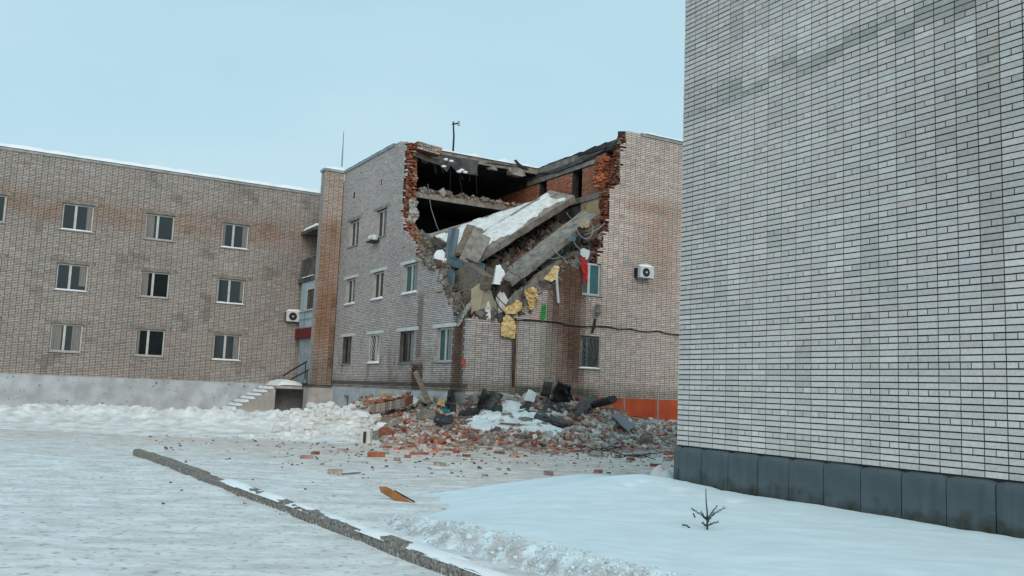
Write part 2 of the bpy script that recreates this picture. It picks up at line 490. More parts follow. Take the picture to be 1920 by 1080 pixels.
def ground_z(x, y):
    z = 0.035 * (fbm(x, y, 4, 0.55, 1) - 0.5) + 0.018 * (fbm(x, y, 3, 3.1, 2) - 0.5)
    yr = y - .10 * x
    z = z + 0.030 * (fbm(x * .35, yr * 2.6, 4, 1.0, 3) - .5) * ss(y, 6, 9) * ss(27 - y, 0, 4)
    for yc in (13.2, 14.7, 17.0, 18.6, 20.9):
        z = z - 0.022 * np.exp(-((yr - yc - .25 * np.sin(x * .3 + yc)) / .13) ** 2) * ss(fbm(x * .5, yr * 0 + yc, 3, 1.0, 5), .3, .5)
    return z + KH * ss(kerb_d(x, y), 0.045, 0.115) * ss(15.0 - y, 0, 3.5)


def ax(a, b, step, far):
    core = np.arange(a, b, step)
    out = np.array([0.3, 0.8, 2, 5, 12, 30, 80, 220, 700, 2500])
    return np.concatenate([(a - out)[::-1], core, b + out]) if far else core


gx = ax(-13.0, 9.0, 0.07, True); gy = ax(5.0, 28.0, 0.07, True)
X, Y = np.meshgrid(gx, gy)
inn = ss(np.maximum(np.abs(X + 2) - 11, 0), 0, 1) + ss(np.maximum(np.abs(Y - 16.5) - 11.5, 0), 0, 1)
Z = np.where(inn > 0.5, 0.0, ground_z(X, Y))
v, f = grid_mesh(X, Y, Z)
build('snow_ground', v, f, M['ground'], kind='structure', smooth=True, label='packed snow ground of the yard with brick dust near the rubble')

# kerb stones
kerb = empty('kerb', K0 - ZZ * 0.05, 'weathered grey kerb line with snowy patches crossing the bottom left corner', 'kerb')
u = -9.0; k = 0
while u < 9.0:
    ln = 0.965
    p = K0 + KD * u + KN * (rng.uniform(-0.022, 0.022)); p[2] = -0.12
    h = 0.24 + rng.uniform(-0.02, 0.012)
    mb = MB()
    nseg = 7
    prof = [(0.0, 0.0), (0.0, h - 0.03), (0.022, h), (0.13, h), (0.15, h - 0.02), (0.15, 0.0)]
    vs, fs = [], []
    for i in range(nseg + 1):
        for (a, b) in prof:
            j = 0.005 * rng.randn() if b > 0.1 else 0
            q = p + KD * (ln * i / nseg) + KN * (a + j) + ZZ * (b + 0.004 * rng.randn() * (b > 0.1))
            vs.append(q)
    n = len(prof)
    for i in range(nseg):
        for j in range(n - 1):
            fs.append([i * n + j, i * n + j + 1, (i + 1) * n + j + 1, (i + 1) * n + j])
    fs += [list(range(n)), [nseg * n + j for j in range(n)][::-1]]
    mb.add(vs, fs).go('kerb_stone', M['kerb'], kerb)
    u += 1.0; k += 1


def seg_sdf(x, y, poly):
    """distance to an open polyline"""
    d = np.full(x.shape, 1e9)
    for a, b in zip(poly[:-1], poly[1:]):
        a = np.asarray(a)[:2]; b = np.asarray(b)[:2]; ab = b - a
        h = np.clip(((x - a[0]) * ab[0] + (y - a[1]) * ab[1]) / (ab @ ab), 0, 1)
        d = np.minimum(d, np.hypot(x - a[0] - ab[0] * h, y - a[1] - ab[1] * h))
    return d


def inside(x, y, poly):
    c = np.zeros(x.shape, bool)
    n = len(poly)
    for i in range(n):
        x0, y0 = poly[i][:2]; x1, y1 = poly[(i + 1) % n][:2]
        cond = ((y0 > y) != (y1 > y))
        xi = (x1 - x0) * (y - y0) / ((y1 - y0) if abs(y1 - y0) > 1e-9 else 1e-9) + x0
        c ^= cond & (x < xi)
    return c


# foreground snow bank
fr = [onG(x, y, 0.10)[:2] for x, y in ((705, 958), (712, 992), (800, 1024), (900, 1052), (1000, 1082), (1120, 1112), (1300, 1150))] + [np.array([2.6, 4.4]), np.array([9.0, 3.0])]
bk = [fr[0], np.array([-1.3, 12.4]), np.array([-0.4, 14.0]), np.array([0.7, 16.0]), np.array([1.6, 17.4]), np.array([2.5, 17.0]), np.array([3.2, 16.2]), np.array([9.0, 16.0])]
poly = fr + bk[::-1][:-1]


def bank_z(x, y):
    wob = 0.16 * (fbm(x, y, 4, 2.2, 5) - 0.5)
    ins = np.where(inside(x, y, poly), 1, -1)
    df = seg_sdf(x, y, fr) * ins + wob; db = seg_sdf(x, y, bk) * ins
    top = 0.29 + 0.10 * np.exp(-(((x - 1.6) / 1.5) ** 2 + ((y - 14.3) / 1.7) ** 2)) - 0.03 * ss(9 - y, 0, 3)
    top = top + 0.020 * (fbm(x, y, 4, 5.0, 19) - .5) * ss(fbm(x, y, 2, .7, 20), .35, .6)
    for (dx, dy, dr) in ((2.35, 12.6, .10), (2.62, 12.2, .10), (1.75, 12.9, .09), (2.0, 13.4, .09), (-.55, 12.2, .14), (.1, 12.0, .12), (2.9, 11.6, .10)):
        top = top - .055 * np.exp(-(((x - dx) / dr) ** 2 + ((y - dy) / (dr * 1.6)) ** 2))
    top = top + 0.05 * (fbm(x, y, 4, 0.8, 8) - 0.5) + 0.022 * (fbm(x + 0.4 * y, y * 2.2, 3, 1.7, 9) - 0.5)
    face = ss(df, -0.05, 0.40)
    rough = (0.075 * (fbm(x, y, 3, 4.0, 4) - 0.5) + 0.10 * (np.abs(fbm(x, y, 4, 15.0, 14) - 0.5) - .1)) * np.exp(-((df - 0.2) / 0.2) ** 2)
    rough = rough - .6 * np.maximum(-df, 0) * (seg_sdf(x, y, fr) < seg_sdf(x, y, bk))
    h = (top - 0.06) * np.minimum(face, ss(db, -0.15, 2.4)) + rough
    return 0.06 + h, ins, df


bx = np.concatenate([np.arange(-2.6, 2.2, 0.022), np.arange(2.2, 7.0, .06)]); by = np.concatenate([np.arange(4.6, 13.0, 0.026), np.arange(13.0, 18.2, .06)])
X, Y = np.meshgrid(bx, by)
Z, ins, DF = bank_z(X, Y)
Z = np.where((seg_sdf(X, Y, poly + [poly[0]]) > 0.25) & (ins < 0), -0.2, Z)
v, f = grid_mesh(X, Y, Z, Z > 0.02)
fx_, fy_ = v[f].mean(1)[:, 0], v[f].mean(1)[:, 1]
dff = bank_z(fx_, fy_)[2]
wgt = np.exp(-((dff - .19) / .17) ** 2) * ss(fbm(fx_, fy_, 4, 9.0, 17), .25, .65)
tc_ = np.array([[.72, .845, .90]]) * (1 - wgt[:, None]) + np.array([[.43, .43, .425]]) * wgt[:, None]
build('snow_bank', v, f, M['bank'], tint=tc_, kind='structure', smooth=True, label='smooth fresh snow bank with a rough cut edge in the foreground')

# granular clods broken off along the cut edge
mb = MB()
pl_ = [np.asarray(p) for p in fr[:7]]
for i in range(3000):
    k = rng.randint(0, len(pl_) - 1); g = rng.rand()
    p = pl_[k] + (pl_[k + 1] - pl_[k]) * g
    ed_ = pl_[k + 1] - pl_[k]; nn = np.array([-ed_[1], ed_[0]]) / np.linalg.norm(ed_)
    if nn[1] < 0: nn = -nn
    q = p + nn * (rng.beta(2, 2) * .62 - .16) + rng.randn(2) * .03
    zz = max(float(bank_z(np.array([q[0]]), np.array([q[1]]))[0][0]), .095)
    r_ = .0025 + rng.gamma(1.2, .0036)
    v_, f_ = rock((r_ * 2.2, r_ * 2, r_ * 1.7), rng, .12)
    c_ = np.array((.66, .76, .81)) if rng.rand() < .6 else np.array((.50, .53, .55))
    mb.add(v_ + np.array([q[0], q[1], zz + r_ * .1]), f_, tuple(c_ * rng.uniform(.85, 1.1)))
mb.go('snow_clods', M['bank'], kind='stuff', smooth=True, label='small crumbs of snow along the cut edge of the snow bank', cat='snow')

# ploughed snow ridge, left
_cx = np.array([-16, -9, -6.8, -6.2, -5.3, -4.4, -3.9, -3.3, -2.6]); _cz = np.array([.55, .6, .66, .88, .78, .7, .5, .25, 0.0])


def pile_z(x, y):
    c = np.interp(x, _cx, _cz)
    yc = 29.0 + 0.5 * np.sin(x * 0.8)
    fy = np.where(y < yc, ss(y, 24.0, 29.5) * 0.55 + 0.45 * ss(y, 27.2, 29.2), 1 - ss(y, yc + 0.8, yc + 4.5))
    n = fbm(x, y, 5, 1.3, 12)
    chunk = np.abs(fbm(x, y, 4, 2.6, 13) - 0.5) * 2
    return c * fy * (0.72 + 0.55 * n) + 0.26 * (chunk - 0.3) * np.clip(fy * c * 1.6, 0, 1) - 0.03


X, Y = np.meshgrid(np.arange(-16, -2.3, 0.06), np.arange(23.4, 34.2, 0.06))
Z = pile_z(X, Y)
v, f = grid_mesh(X, Y, Z, Z > -0.015)
build('snow_pile', v, f, M['pile'], kind='structure', smooth=True, label='lumpy ridge of ploughed dirty snow below the left facade')
mb = MB()
for i in range(520):
    x_ = rng.uniform(-7.2, -2.9); y_ = rng.choice([rng.uniform(24.4, 27.5), rng.uniform(27.5, 30)], p=[.3, .7])
    zz = float(pile_z(np.array([x_]), np.array([y_]))[0])
    if zz < .02: continue
    r_ = .02 + rng.gamma(1.5, .028)
    v_, f_ = rock((r_ * 2.3, r_ * 2, r_ * 1.6), rng, .12)
    mb.add(v_ + np.array([x_, y_, zz + r_ * .2]), f_, tuple(np.array((.80, .79, .77)) * rng.uniform(.7, 1.05)))
mb.go('snow_clods', M['bank'], kind='stuff', label='clods of dirty snow on the ploughed ridge', cat='snow')
# loose snow lumps at the near wall's foot
X, Y = np.meshgrid(np.arange(1.9, 3.0, 0.03), np.arange(14.0, 16.4, 0.04))
Z = 0.36 * np.exp(-(((X - 2.55) / 0.28) ** 2 + ((Y - 14.95) / 0.6) ** 2)) * (0.6 + 0.9 * fbm(X, Y, 4, 4, 21)) + 0.12 * (np.abs(fbm(X, Y, 4, 5, 22) - 0.5)) - 0.05 + 0.1
v, f = grid_mesh(X, Y, Z, Z > 0.12)
build('snow_heap', v, f, M['pile'], kind='structure', smooth=True, label='small heap of snow clods against the near corner plinth')


# ------------------------------------------------------------------ brick walls
def brick_boxes(O, U, N, ua, ub, za, zb, d0, d1):
    """boxes: along U, up, inwards N"""
    def P_(u, d, z):
        return O[None] + U[None] * u[:, None] + N[None] * d[:, None] + ZZ[None] * z[:, None]
    v = np.stack([P_(ua, d0, za), P_(ub, d0, za), P_(ub, d0, zb), P_(ua, d0, zb), P_(ua, d1, za), P_(ub, d1, za), P_(ub, d1, zb), P_(ua, d1, zb)], 1)
    n = len(ua)
    base = (np.arange(n) * 8)[:, None, None]
    F = np.array([[0, 1, 2, 3], [0, 4, 5, 1], [1, 5, 6, 2], [2, 6, 7, 3], [3, 7, 4, 0]])
    f = (base + F[None]).reshape(-1, 4)
    return v.reshape(-1, 3), f


PITCH_Z, PITCH_U = 0.0765, 0.26
JT = 0.0135


def brick_list(u0, u1, z0, z1, openings=(), keep=None, header=4, phase=3, JT=0.020):
    A = []
    nr = int(round((z1 - z0) / PITCH_Z))
    for r in range(nr):
        za = z0 + r * PITCH_Z; zb = za + PITCH_Z - JT
        w = PITCH_U / 2 if r % header == phase else PITCH_U
        n = int(math.ceil((u1 - u0) / w))
        for i in range(n):
            a = u0 + i * w; b = min(a + w - JT * 0.9, u1)
            if b - a < 0.03: continue
            if keep is not None:
                g = keep(r, za)
                if (a + b) / 2 < g: continue
            ok = True
            for (oa, ob, oz0, oz1) in openings:
                if zb > oz0 + 0.02 and za < oz1 - 0.02 and b > oa + 0.004 and a < ob - 0.004:
                    if a >= oa - 0.004 and b <= ob + 0.004: ok = False; break
                    if a < oa and b > ob: ok = False; break
                    if a < oa: b = oa
                    else: a = ob
            if ok and b - a > 0.025: A.append((a, b, za, zb, r))
    return np.array(A)


def facing(name, O, U, N, lst, colfn, mat_, parent, depth=0.09, jit=0.005, **k):
    ua, ub, za, zb = lst[:, 0], lst[:, 1], lst[:, 2], lst[:, 3]
    n = len(lst)
    d0 = rng.uniform(-jit, jit, n)
    v, f = brick_boxes(np.asarray(O, float), U, N, ua + rng.uniform(0, .002, n), ub, za + rng.uniform(-.001, .001, n), zb + rng.uniform(-.001, .001, n), d0, np.full(n, depth))
    c = colfn((ua + ub) / 2, (za + zb) / 2, n)
    return build(name, v, f, mat_, parent, tint=np.repeat(np.clip(c, 0.01, 0.9), 5, 0), kind='stuff', **k)


def backing(name, O, U, N, u0, u1, z0, z1, openings, keep, mat_, parent, d0=0.022, d1=0.5, dz=None, **k):
    """wall body behind the facing bricks, with its openings and its broken edge"""
    mb = MB()
    zs = set([z0, z1])
    for o in openings:
        for q in (o[2], o[3]):
            if z0 < q < z1: zs.add(q)
    if keep is not None:
        r = 0
        while z0 + r * PITCH_Z < z1:
            zs.add(round(z0 + r * PITCH_Z, 4)); r += 2
    zs = sorted(zs)
    for za, zb in zip(zs[:-1], zs[1:]):
        if zb - za < 1e-4: continue
        zm = (za + zb) / 2
        a0 = u0
        if keep is not None:
            a0 = max(u0, keep(int((zm - z0) / PITCH_Z), zm) + 0.04)
        cuts = [(a0, u1)]
        for (oa, ob, oz0, oz1) in openings:
            if oz0 < zm < oz1:
                new = []
                for (a, b) in cuts:
                    if oa > a: new.append((a, min(b, oa)))
                    if ob < b: new.append((max(a, ob), b))
                cuts = [q for q in new if q[1] - q[0] > 0.005]
        for (a, b) in cuts:
            mb.pbox(O + U * a + N * d0 + ZZ * za, U * (b - a), N * (d1 - d0), ZZ * (zb - za))
    return mb.go(name, mat_, parent, **k)


_hj = np.random.RandomState(11).rand(400, 2)


def mk_edge(zt, ut, amp=0.13, seed=0):
    def e(r, z):
        b = float(np.interp(z, zt, ut))
        if b <= 0.02: return -1.0
        return b + amp * (_hj[int(r) % 400, seed] - 0.5) + 0.25 * (float(fbm(z * 1.3, seed * 9.0, 3, 1.0, 6)) - 0.5)
    return e


EL = mk_edge([0, 4.2, 4.3, 4.76, 5.38, 5.9, 6.41, 6.84, 7.67, 8.53, 9.3, 10.26, 11.2, 12.35, 12.6, 12.8],
             [0, 0.0, .46, 1.32, 2.1, 2.49, 2.9, 4.2, 5.45, 6.6, 6.98, 6.94, 6.9, 7.0, 7.2, 7.9], 0.16, 0)
ER = mk_edge([0, 4.2, 4.31, 4.94, 5.32, 5.94, 6.54, 6.87, 6.9, 7.47, 8.16, 8.52, 9.93, 10.1, 10.3, 10.5, 11.4, 12.3, 12.8],
             [0, 0, 1.6, 2.45, 2.8, 3.77, 4.38, 4.8, 5.85, 5.92, 6.1, 6.28, 6.25, 6.5, 6.72, 6.77, 6.88, 6.98, 7.2], 0.12, 1)

RH = 12.75
house = empty('brick_building', W(7, 7, 0), 'pale three storey brick building with its front corner torn open and slabs hanging out', 'building')


def noise_col(base, u, z, amp=0.12, hue=0.05, seed=0):
    n = len(u)
    r = 1 + amp * rng.randn(n)[:, None] * 0.6
    c = np.array(base)[None] * r
    g = fbm(u, z, 4, 0.45, seed)[:, None] - 0.5
    c = c * (1 + 0.35 * g)
    c = c * (1 + hue * np.stack([rng.randn(n), np.zeros(n), rng.randn(n)], 1))
    return c


def blend(c, col, w):
    w = np.clip(w, 0, 1)[:, None]
    return c * (1 - w) + np.array(col)[None] * w * (0.8 + 0.4 * rng.rand(len(w), 1))


def col_L(u, z, n):
    c = noise_col((0.55, 0.505, 0.49), u, z, 0.16, 0.04, 31)
    wob = fbm(u * 2, z, 3, 1.0, 33)
    a = ss(u, 3.7, 3.95) * (1 - ss(u, 4.95, 5.15)) * (1 - ss(z, 2.45, 2.75))
    b = ss(u, .28, .42) * (1 - ss(u, 1.12, 1.3)) * (1 - ss(z, 4.0, 4.6))
    c = blend(c, (0.13, 0.068, 0.045), 1.0 * a + 1.0 * b * (0.7 + 0.5 * wob))
    e = ss(u, 4.0, 4.2) * (1 - ss(u, 4.6, 4.8)) * ss(z, 2.6, 2.9) * (1 - ss(z, 5.2, 5.8))
    c = blend(c, (0.14, 0.105, 0.085), 0.6 * e)
    lo = 1 - ss(z, 1.55, 2.15)
    c = blend(c, (0.16, 0.145, 0.10), lo * (0.35 + 0.5 * wob))
    row = (np.abs(z - 1.78) < 0.05) | (np.abs(z - 1.72) < 0.04)
    c = blend(c, (0.06, 0.05, 0.045), row * 0.7)
    rr = ss(wob, 0.56, 0.74) * (1 - ss(z, 2.0, 4.5))
    c = blend(c, (0.26, 0.15, 0.125), 0.5 * rr)
    return c


def col_R(u, z, n):
    c = noise_col((0.64, 0.535, 0.485), u, z, 0.14, 0.04, 41)
    g = ss(3.6 - u, 0, 1.2) * (z < 4.4)
    c = blend(c, (0.55, 0.50, 0.47), 0.8 * g)
    up = ss(z, 9.6, 10.4)
    c = blend(c, (0.57, 0.51, 0.465), 0.7 * up)
    wob = fbm(u * 1.3, z * 0.6, 4, 1.0, 43)
    a = ss(u, 3.1, 3.9) * (1 - ss(u, 5.0, 5.6)) * (1 - ss(z, 6.5, 7.5))
    c = blend(c, (0.16, 0.09, 0.06), a * (0.35 + 1.0 * wob))
    gr = np.exp(-((u - 3.5) / 0.35) ** 2 - ((z - 3.2) / 0.7) ** 2)
    c = blend(c, (0.24, 0.27, 0.19), 0.6 * gr)
    band = np.exp(-((u - 9.0) / 1.0) ** 2) * ss(z, 5.0, 7) * (1 - ss(z, 8.5, 10.5)) + np.exp(-((z - 9.6) / 0.35) ** 2) * ss(u, 6.5, 8)
    c = blend(c, (0.42, 0.27, 0.19), 0.55 * band)
    lo = 1 - ss(z, 1.6, 2.2)
    c = blend(c, (0.25, 0.20, 0.14), lo * (0.3 + 0.5 * wob))
    lo2 = (1 - ss(z, 1.72, 1.9)) * ss(u, 1.7, 2.3) * (1 - ss(u, 5.2, 6.5))
    c = blend(c, (0.09, 0.10, 0.075), 0.75 * lo2)
    gw = ss(fbm(u * 3, z * 3, 2, 1.0, 47), 0.66, 0.8) * ss(u, 6, 7)
    c = blend(c, (0.42, 0.43, 0.40), 0.6 * gw)
    return c


def col_fin(u, z, n):
    c = noise_col((0.49, 0.42, 0.375), u, z, 0.15, 0.04, 51)
    wob = fbm(u * 2, z * 0.5, 4, 1.0, 53)
    c = blend(c, (0.34, 0.19, 0.115), ss(z, 2, 4.5) * (1 - ss(z, 9.6, 10.6)) * (0.1 + 1.0 * wob))
    c = blend(c, (0.13, 0.075, 0.05), (1 - ss(z, 2.2, 3.6)) * (0.2 + 0.6 * wob) + 0.6 * ss(u, -0.28, -0.1) * ss(wob, 0.4, 0.6))
    return c


def col_fin_front(u, z, n):
    return noise_col((0.46, 0.435, 0.41), u, z, 0.12, 0.03, 55)


def col_wing(u, z, n):
    c = noise_col((0.42, 0.39, 0.365), u, z, 0.15, 0.04, 61)
    wob = fbm(u * 1.0, z * 1.2, 4, 1.0, 63)
    c = blend(c, (0.34, 0.20, 0.13), 0.7 * np.exp(-((z - 9.6) / 0.7) ** 2) * wob * 1.6)
    c = blend(c, (0.16, 0.145, 0.13), 0.45 * ss(wob, 0.60, 0.78))
    return c


# windows of the left face: (s0, s1, z0, z1)
WIN_L = {}
for row, (z0, z1) in enumerate(((2.63, 3.98), (5.6, 6.9), (8.55, 9.86))):
    for colm, (a, b) in enumerate(((1.33, 2.72), (4.88, 6.42), (8.72, 10.06), (12.38, 13.72))):
        if row == 2 and colm < 2: continue
        if row == 1 and colm == 0: continue
        WIN_L[(row, colm)] = (a, b, z0, z1)
VENTS = [(9.6, 9.76, 11.08, 11.33), (13.28, 13.44, 11.08, 11.33)]
opL = list(WIN_L.values()) + VENTS
WIN_R = {0: (5.08, 6.02, 2.64, 3.9), 1: (5.12, 6.02, 5.6, 6.92)}
opR = list(WIN_R.values())

ZB = 1.5
wallL = backing('front_wall', W(0, 0, 0), DL, DR, 0.014, 15.0, ZB, RH, opL, EL, M['mortar'], house)
facing('facing_bricks', W(0, 0, 0), DL, DR, brick_list(0.0, 15.0, ZB, RH, opL, EL), col_L, M['brick'], wallL)
wallR = backing('side_wall', W(0, 0, 0), DR, DL, 0.5, 13.0, ZB, RH, opR, ER, M['mortar'], house)
facing('facing_bricks', W(0, 0, 0), DR, DL, brick_list(0.098, 13.0, ZB, RH, opR, ER), col_R, M['brick'], wallR)
# stub of the side wall between the corner and t = 0.5 (behind the front wall)
# fin (wing wall of the loggia)
fin = MB().st(15.024, 15.62, -1.027, -0.012, 1.55, RH).go('fin_wall', M['mortar'], house)
facing('facing_bricks', W(15.0, 0, 0), DR, DL, brick_list(-1.05, -0.02, 1.55, RH), col_fin, M['brick'], fin, depth=0.05)
facing('facing_bricks', W(15.0, -1.05, 0), DL, DR, brick_list(0.06, 0.63, 1.55, RH), col_fin_front, M['brick'], fin, depth=0.05)
finp = MB().st(14.95, 15.75, -1.22, -0.004, 0, 1.42).go('fin_plinth', M['plinthgrey'], house)
MB().st(14.90, 15.8, -1.30, -0.0035, 1.42, 1.51).go('plinth_cap', M['concrete_dark'], finp)


def snow_strip(name, p0, p1, across, wid, h, parent, seed=0, mat_=None, **k):
    """a lumpy snow cap lying along p0-p1"""
    p0 = np.asarray(p0, float); p1 = np.asarray(p1, float); across = np.asarray(across, float)
    L_ = np.linalg.norm(p1 - p0); n = max(4, int(L_ / 0.12)); m = 7
    vs, fs = [], []
    for i in range(n + 1):
        f_ = i / n
        e = min(1.0, min(f_, 1 - f_) * L_ / 0.12 + 0.15)
        for j in range(m):
            g = j / (m - 1)
            prof = math.sin(math.pi * g) ** 0.5
            hh = h * e * prof * (0.65 + 0.7 * float(fbm(f_ * L_ * 2.2 + seed, g * 1.5 + seed * 3, 3)))
            vs.append(p0 + (p1 - p0) * f_ + across * (wid * (g - 0.5) * (1.0 + 0.10 * (float(vn(f_ * L_ * 3 + seed, 4.4)) - 0.5))) + ZZ * hh)
    for i in range(n):
        for j in range(m - 1):
            fs.append([i * m + j, i * m + j + 1, (i + 1) * m + j + 1, (i + 1) * m + j])
    return build(name, vs, fs, mat_ or M['snow'], parent, smooth=True, **k)


# snow lying over stretches of the kerb
for i in range(15):
    q0 = K0 + KD * rng.uniform(-3.5, 6.0) + KN * rng.uniform(.07, .13); q0[2] = .095
    snow_strip('snow_cap', q0, q0 + KD * rng.uniform(.4, 1.1), KN, rng.uniform(.14, .24), rng.uniform(.03, .05), kerb, i * 3)

# parapet copings
cop = MB().st(8.2, 15.0, -0.05, 0.55, RH, RH + 0.035).st(8.2, 15.0, -0.055, -0.035, RH - 0.10, RH + 0.0).go('parapet_coping', M['metal'], house)
snow_strip('snow_cap', W(8.3, 0.22, RH + 0.035), W(15.6, 0.22, RH + 0.035), DR, 0.58, 0.10, cop, 1)
cop2 = MB().st(14.93, 15.68, -1.12, 0.0, RH + 0.001, RH + 0.04).st(14.93, 14.95, -1.12, 0.0, RH - 0.1, RH).st(14.95, 15.68, -1.12, -1.10, RH - 0.1, RH).go('parapet_coping', M['metal'], house)
snow_strip('snow_cap', W(15.3, -1.1, RH + 0.04), W(15.3, 0.1, RH + 0.04), DL, 0.72, 0.17, cop2, 2)
cop3 = MB().st(-0.05, 0.55, 7.9, 13.0, RH, RH + 0.035).st(-0.055, -0.035, 7.9, 13.0, RH - 0.09, RH).go('parapet_coping', M['metal'], house)
snow_strip('snow_cap', W(0.2, 8.1, RH + 0.035), W(0.2, 13.0, RH + 0.035), DL, 0.6, 0.13, cop3, 3)

# plinth
pl = MB()
bw = [(12.45, 13.2, 0.45, 1.08), (8.9, 10.2, 0.75, 1.08), (5.2, 6.3, 0.7, 1.05), (1.4, 2.6, 0.7, 1.05)]
plL = backing('plinth', W(0, 0, 0), DL, DR, 0.0, 14.95, 0.0, 1.498, bw, None, M['plinth'], house, d0=0.02, d1=0.6)
for (a, b, z0, z1) in bw:
    wf = MB().st(a, b, 0.20, 0.24, z0, z0 + 0.05).st(a, b, 0.20, 0.24, z1 - 0.05, z1).st(a, a + .05, 0.20, 0.24, z0 + .05, z1 - .05).st(b - .05, b, 0.20, 0.24, z0 + .05, z1 - .05).st((a + b) / 2 - .03, (a + b) / 2 + .03, .2, .24, z0 + .05, z1 - .05).go('basement_window', M['frame'], house)
    MB().st(a + .05, b - .05, 0.225, 0.235, z0 + .05, z1 - .05).go('pane', M['glass'], wf)
MB().st(0.03, 0.6, 0.6, 4.55, 0, 1.497).go('plinth', M['concrete_dark'], house)
MB().st(0.012, 0.6, 4.55, 13.0, 0, 1.497).go('plinth', M['orange'], house, label='orange red painted plinth section')
# peeled brick corner of the plinth
cb = brick_list(0.02, 0.42, 0.0, 1.45)
facing('corner_bricks', W(-0.03, 0, 0), DR, DL, cb, lambda u, z, n: np.where((rng.rand(n) > 0.5)[:, None], np.array([[0.42, 0.40, 0.38]]), np.array([[0.22, 0.07, 0.05]])), M['brick'], house, depth=0.2)
hatch = MB().st(-0.01, 0.02, 0.92, 1.9, 0.9, 1.42).go('basement_hatch', M['bluewall'], house)
MB().st(-0.022, -0.012, 1.30, 1.33, 0.9, 1.42).go('hatch_mullion', M['darkmetal'], hatch)


# ---- windows
def window(face, a, b, z0, z1, frame='frame', glass='glass', split=0.42, sill='white', lintel=None, curtain=False, grille=False, dep=0.13, snowy=False):
    def bx(mb, u0, u1, d0, d1, q0, q1):
        return mb.st(u0, u1, d0, d1, q0, q1) if face == 'L' else mb.st(d0, d1, u0, u1, q0, q1)
    F = M[frame]
    t = 0.075
    fr_ = MB()
    bx(fr_, a, b, dep, dep + .06, z0, z0 + t); bx(fr_, a, b, dep, dep + .06, z1 - t, z1)
    bx(fr_, a, a + t, dep, dep + .06, z0 + t, z1 - t); bx(fr_, b - t, b, dep, dep + .06, z0 + t, z1 - t)
    w = fr_.go('window', F, house)
    m = a + (b - a) * (1 - split)
    mm = MB(); bx(mm, m - .055, m + .055, dep - .012, dep + .05, z0 + t, z1 - t); mm.go('mullion', F, w)
    for (p, q) in ((a + t, m - .055), (m + .055, b - t)):
        g = MB(); bx(g, p, q, dep + .025, dep + .032, z0 + t, z1 - t); g.go('pane', M[glass], w)
    rv = MB()
    bx(rv, a, a + .012, 0.02, dep, z0, z1); rv.go('reveal', M['concrete_dark'] if frame != 'frame' else M['plinthgrey'], w)
    rv = MB(); bx(rv, b - .012, b, 0.02, dep, z0, z1); rv.go('reveal', M['concrete_dark'] if frame != 'frame' else M['plinthgrey'], w)
    if sill:
        s_ = MB(); bx(s_, a - .08, b + .08, -0.07, dep - .013, z0 - .045, z0 - .005); so = s_.go('sill', M[sill], w)
        if snowy:
            if face == 'L': snow_strip('snow_cap', W(a - .05, 0.0, z0 - .004), W(b + .05, 0.0, z0 - .004), DR, 0.16, 0.09, w, a)
            else: snow_strip('snow_cap', W(0.0, a - .05, z0 - .004), W(0.0, b + .05, z0 - .004), DL, 0.14, 0.05, w, a)
    if lintel:
        l = MB(); bx(l, a - .36, b + .36, -0.018, 0.1, z1 + .004, z1 + .15); l.go('lintel', M[lintel], w)
    if curtain:
        c = MB(); bx(c, a + t + .02, m - .2, dep + .018, dep + .024, z0 + t, z1 - t); c.go('curtain', M['curtain'], w)
    if grille:
        g = MB()
        cu, cz = (a + .05, z0 + .05) if face == 'L' else (b - .05, z0 + .05)
        R_ = 1.55
        for i in range(9):
            an = math.radians(90 * (i + .5) / 9)
            du, dz = math.cos(an), math.sin(an)
            k_ = min((b - a - .1) / max(du, 1e-3), (z1 - z0 - .1) / max(dz, 1e-3))
            uu = cu + du * k_ if face == 'L' else cu - du * k_
            P0 = W(cu, .03, cz) if face == 'L' else W(.03, cu, cz)
            P1 = W(uu, .03, cz + dz * k_) if face == 'L' else W(.03, uu, cz + dz * k_)
            g.tube([P0, P1], 0.011, 4)
        for (u0, u1, q0, q1) in ((a + .02, b - .02, z0 + .02, z0 + .05), (a + .02, b - .02, z1 - .05, z1 - .02), (a + .02, a + .05, z0 + .05, z1 - .05), (b - .05, b - .02, z0 + .05, z1 - .05)):
            bx(g, u0, u1, .02, .045, q0, q1)
        g.go('window_grille', M['white'] if face == 'L' else M['framedark'], w)
    return w


for (row, c_), (a, b, z0, z1) in WIN_L.items():
    dk = row == 0 and c_ in (1, 3)
    window('L', a, b, z0, z1, frame='framedark' if dk else 'frame', glass='teal' if (row == 0 and c_ == 0) or (row == 1 and c_ == 1) else 'glass',
           split=0.45, sill='metal' if row != 1 else 'white', lintel='concrete' if row == 2 else 'white', curtain=(row + c_) % 2 == 0 or dk, grille=(row == 0 and c_ == 2), snowy=row == 1 or (row == 0 and c_ == 2))
for r_, (a, b, z0, z1) in WIN_R.items():
    window('R', a, b, z0, z1, frame='framedark' if r_ == 0 else 'frame', glass='glass' if r_ == 0 else 'teal', split=0.62, sill='metal', curtain=r_ == 0, grille=r_ == 0, dep=0.06 if r_ == 0 else 0.1, snowy=r_ == 0)
for (a, b, z0, z1) in VENTS:
    MB().st(a, b, 0.2, 0.22, z0, z1).go('vent', M['nearblack'], house)

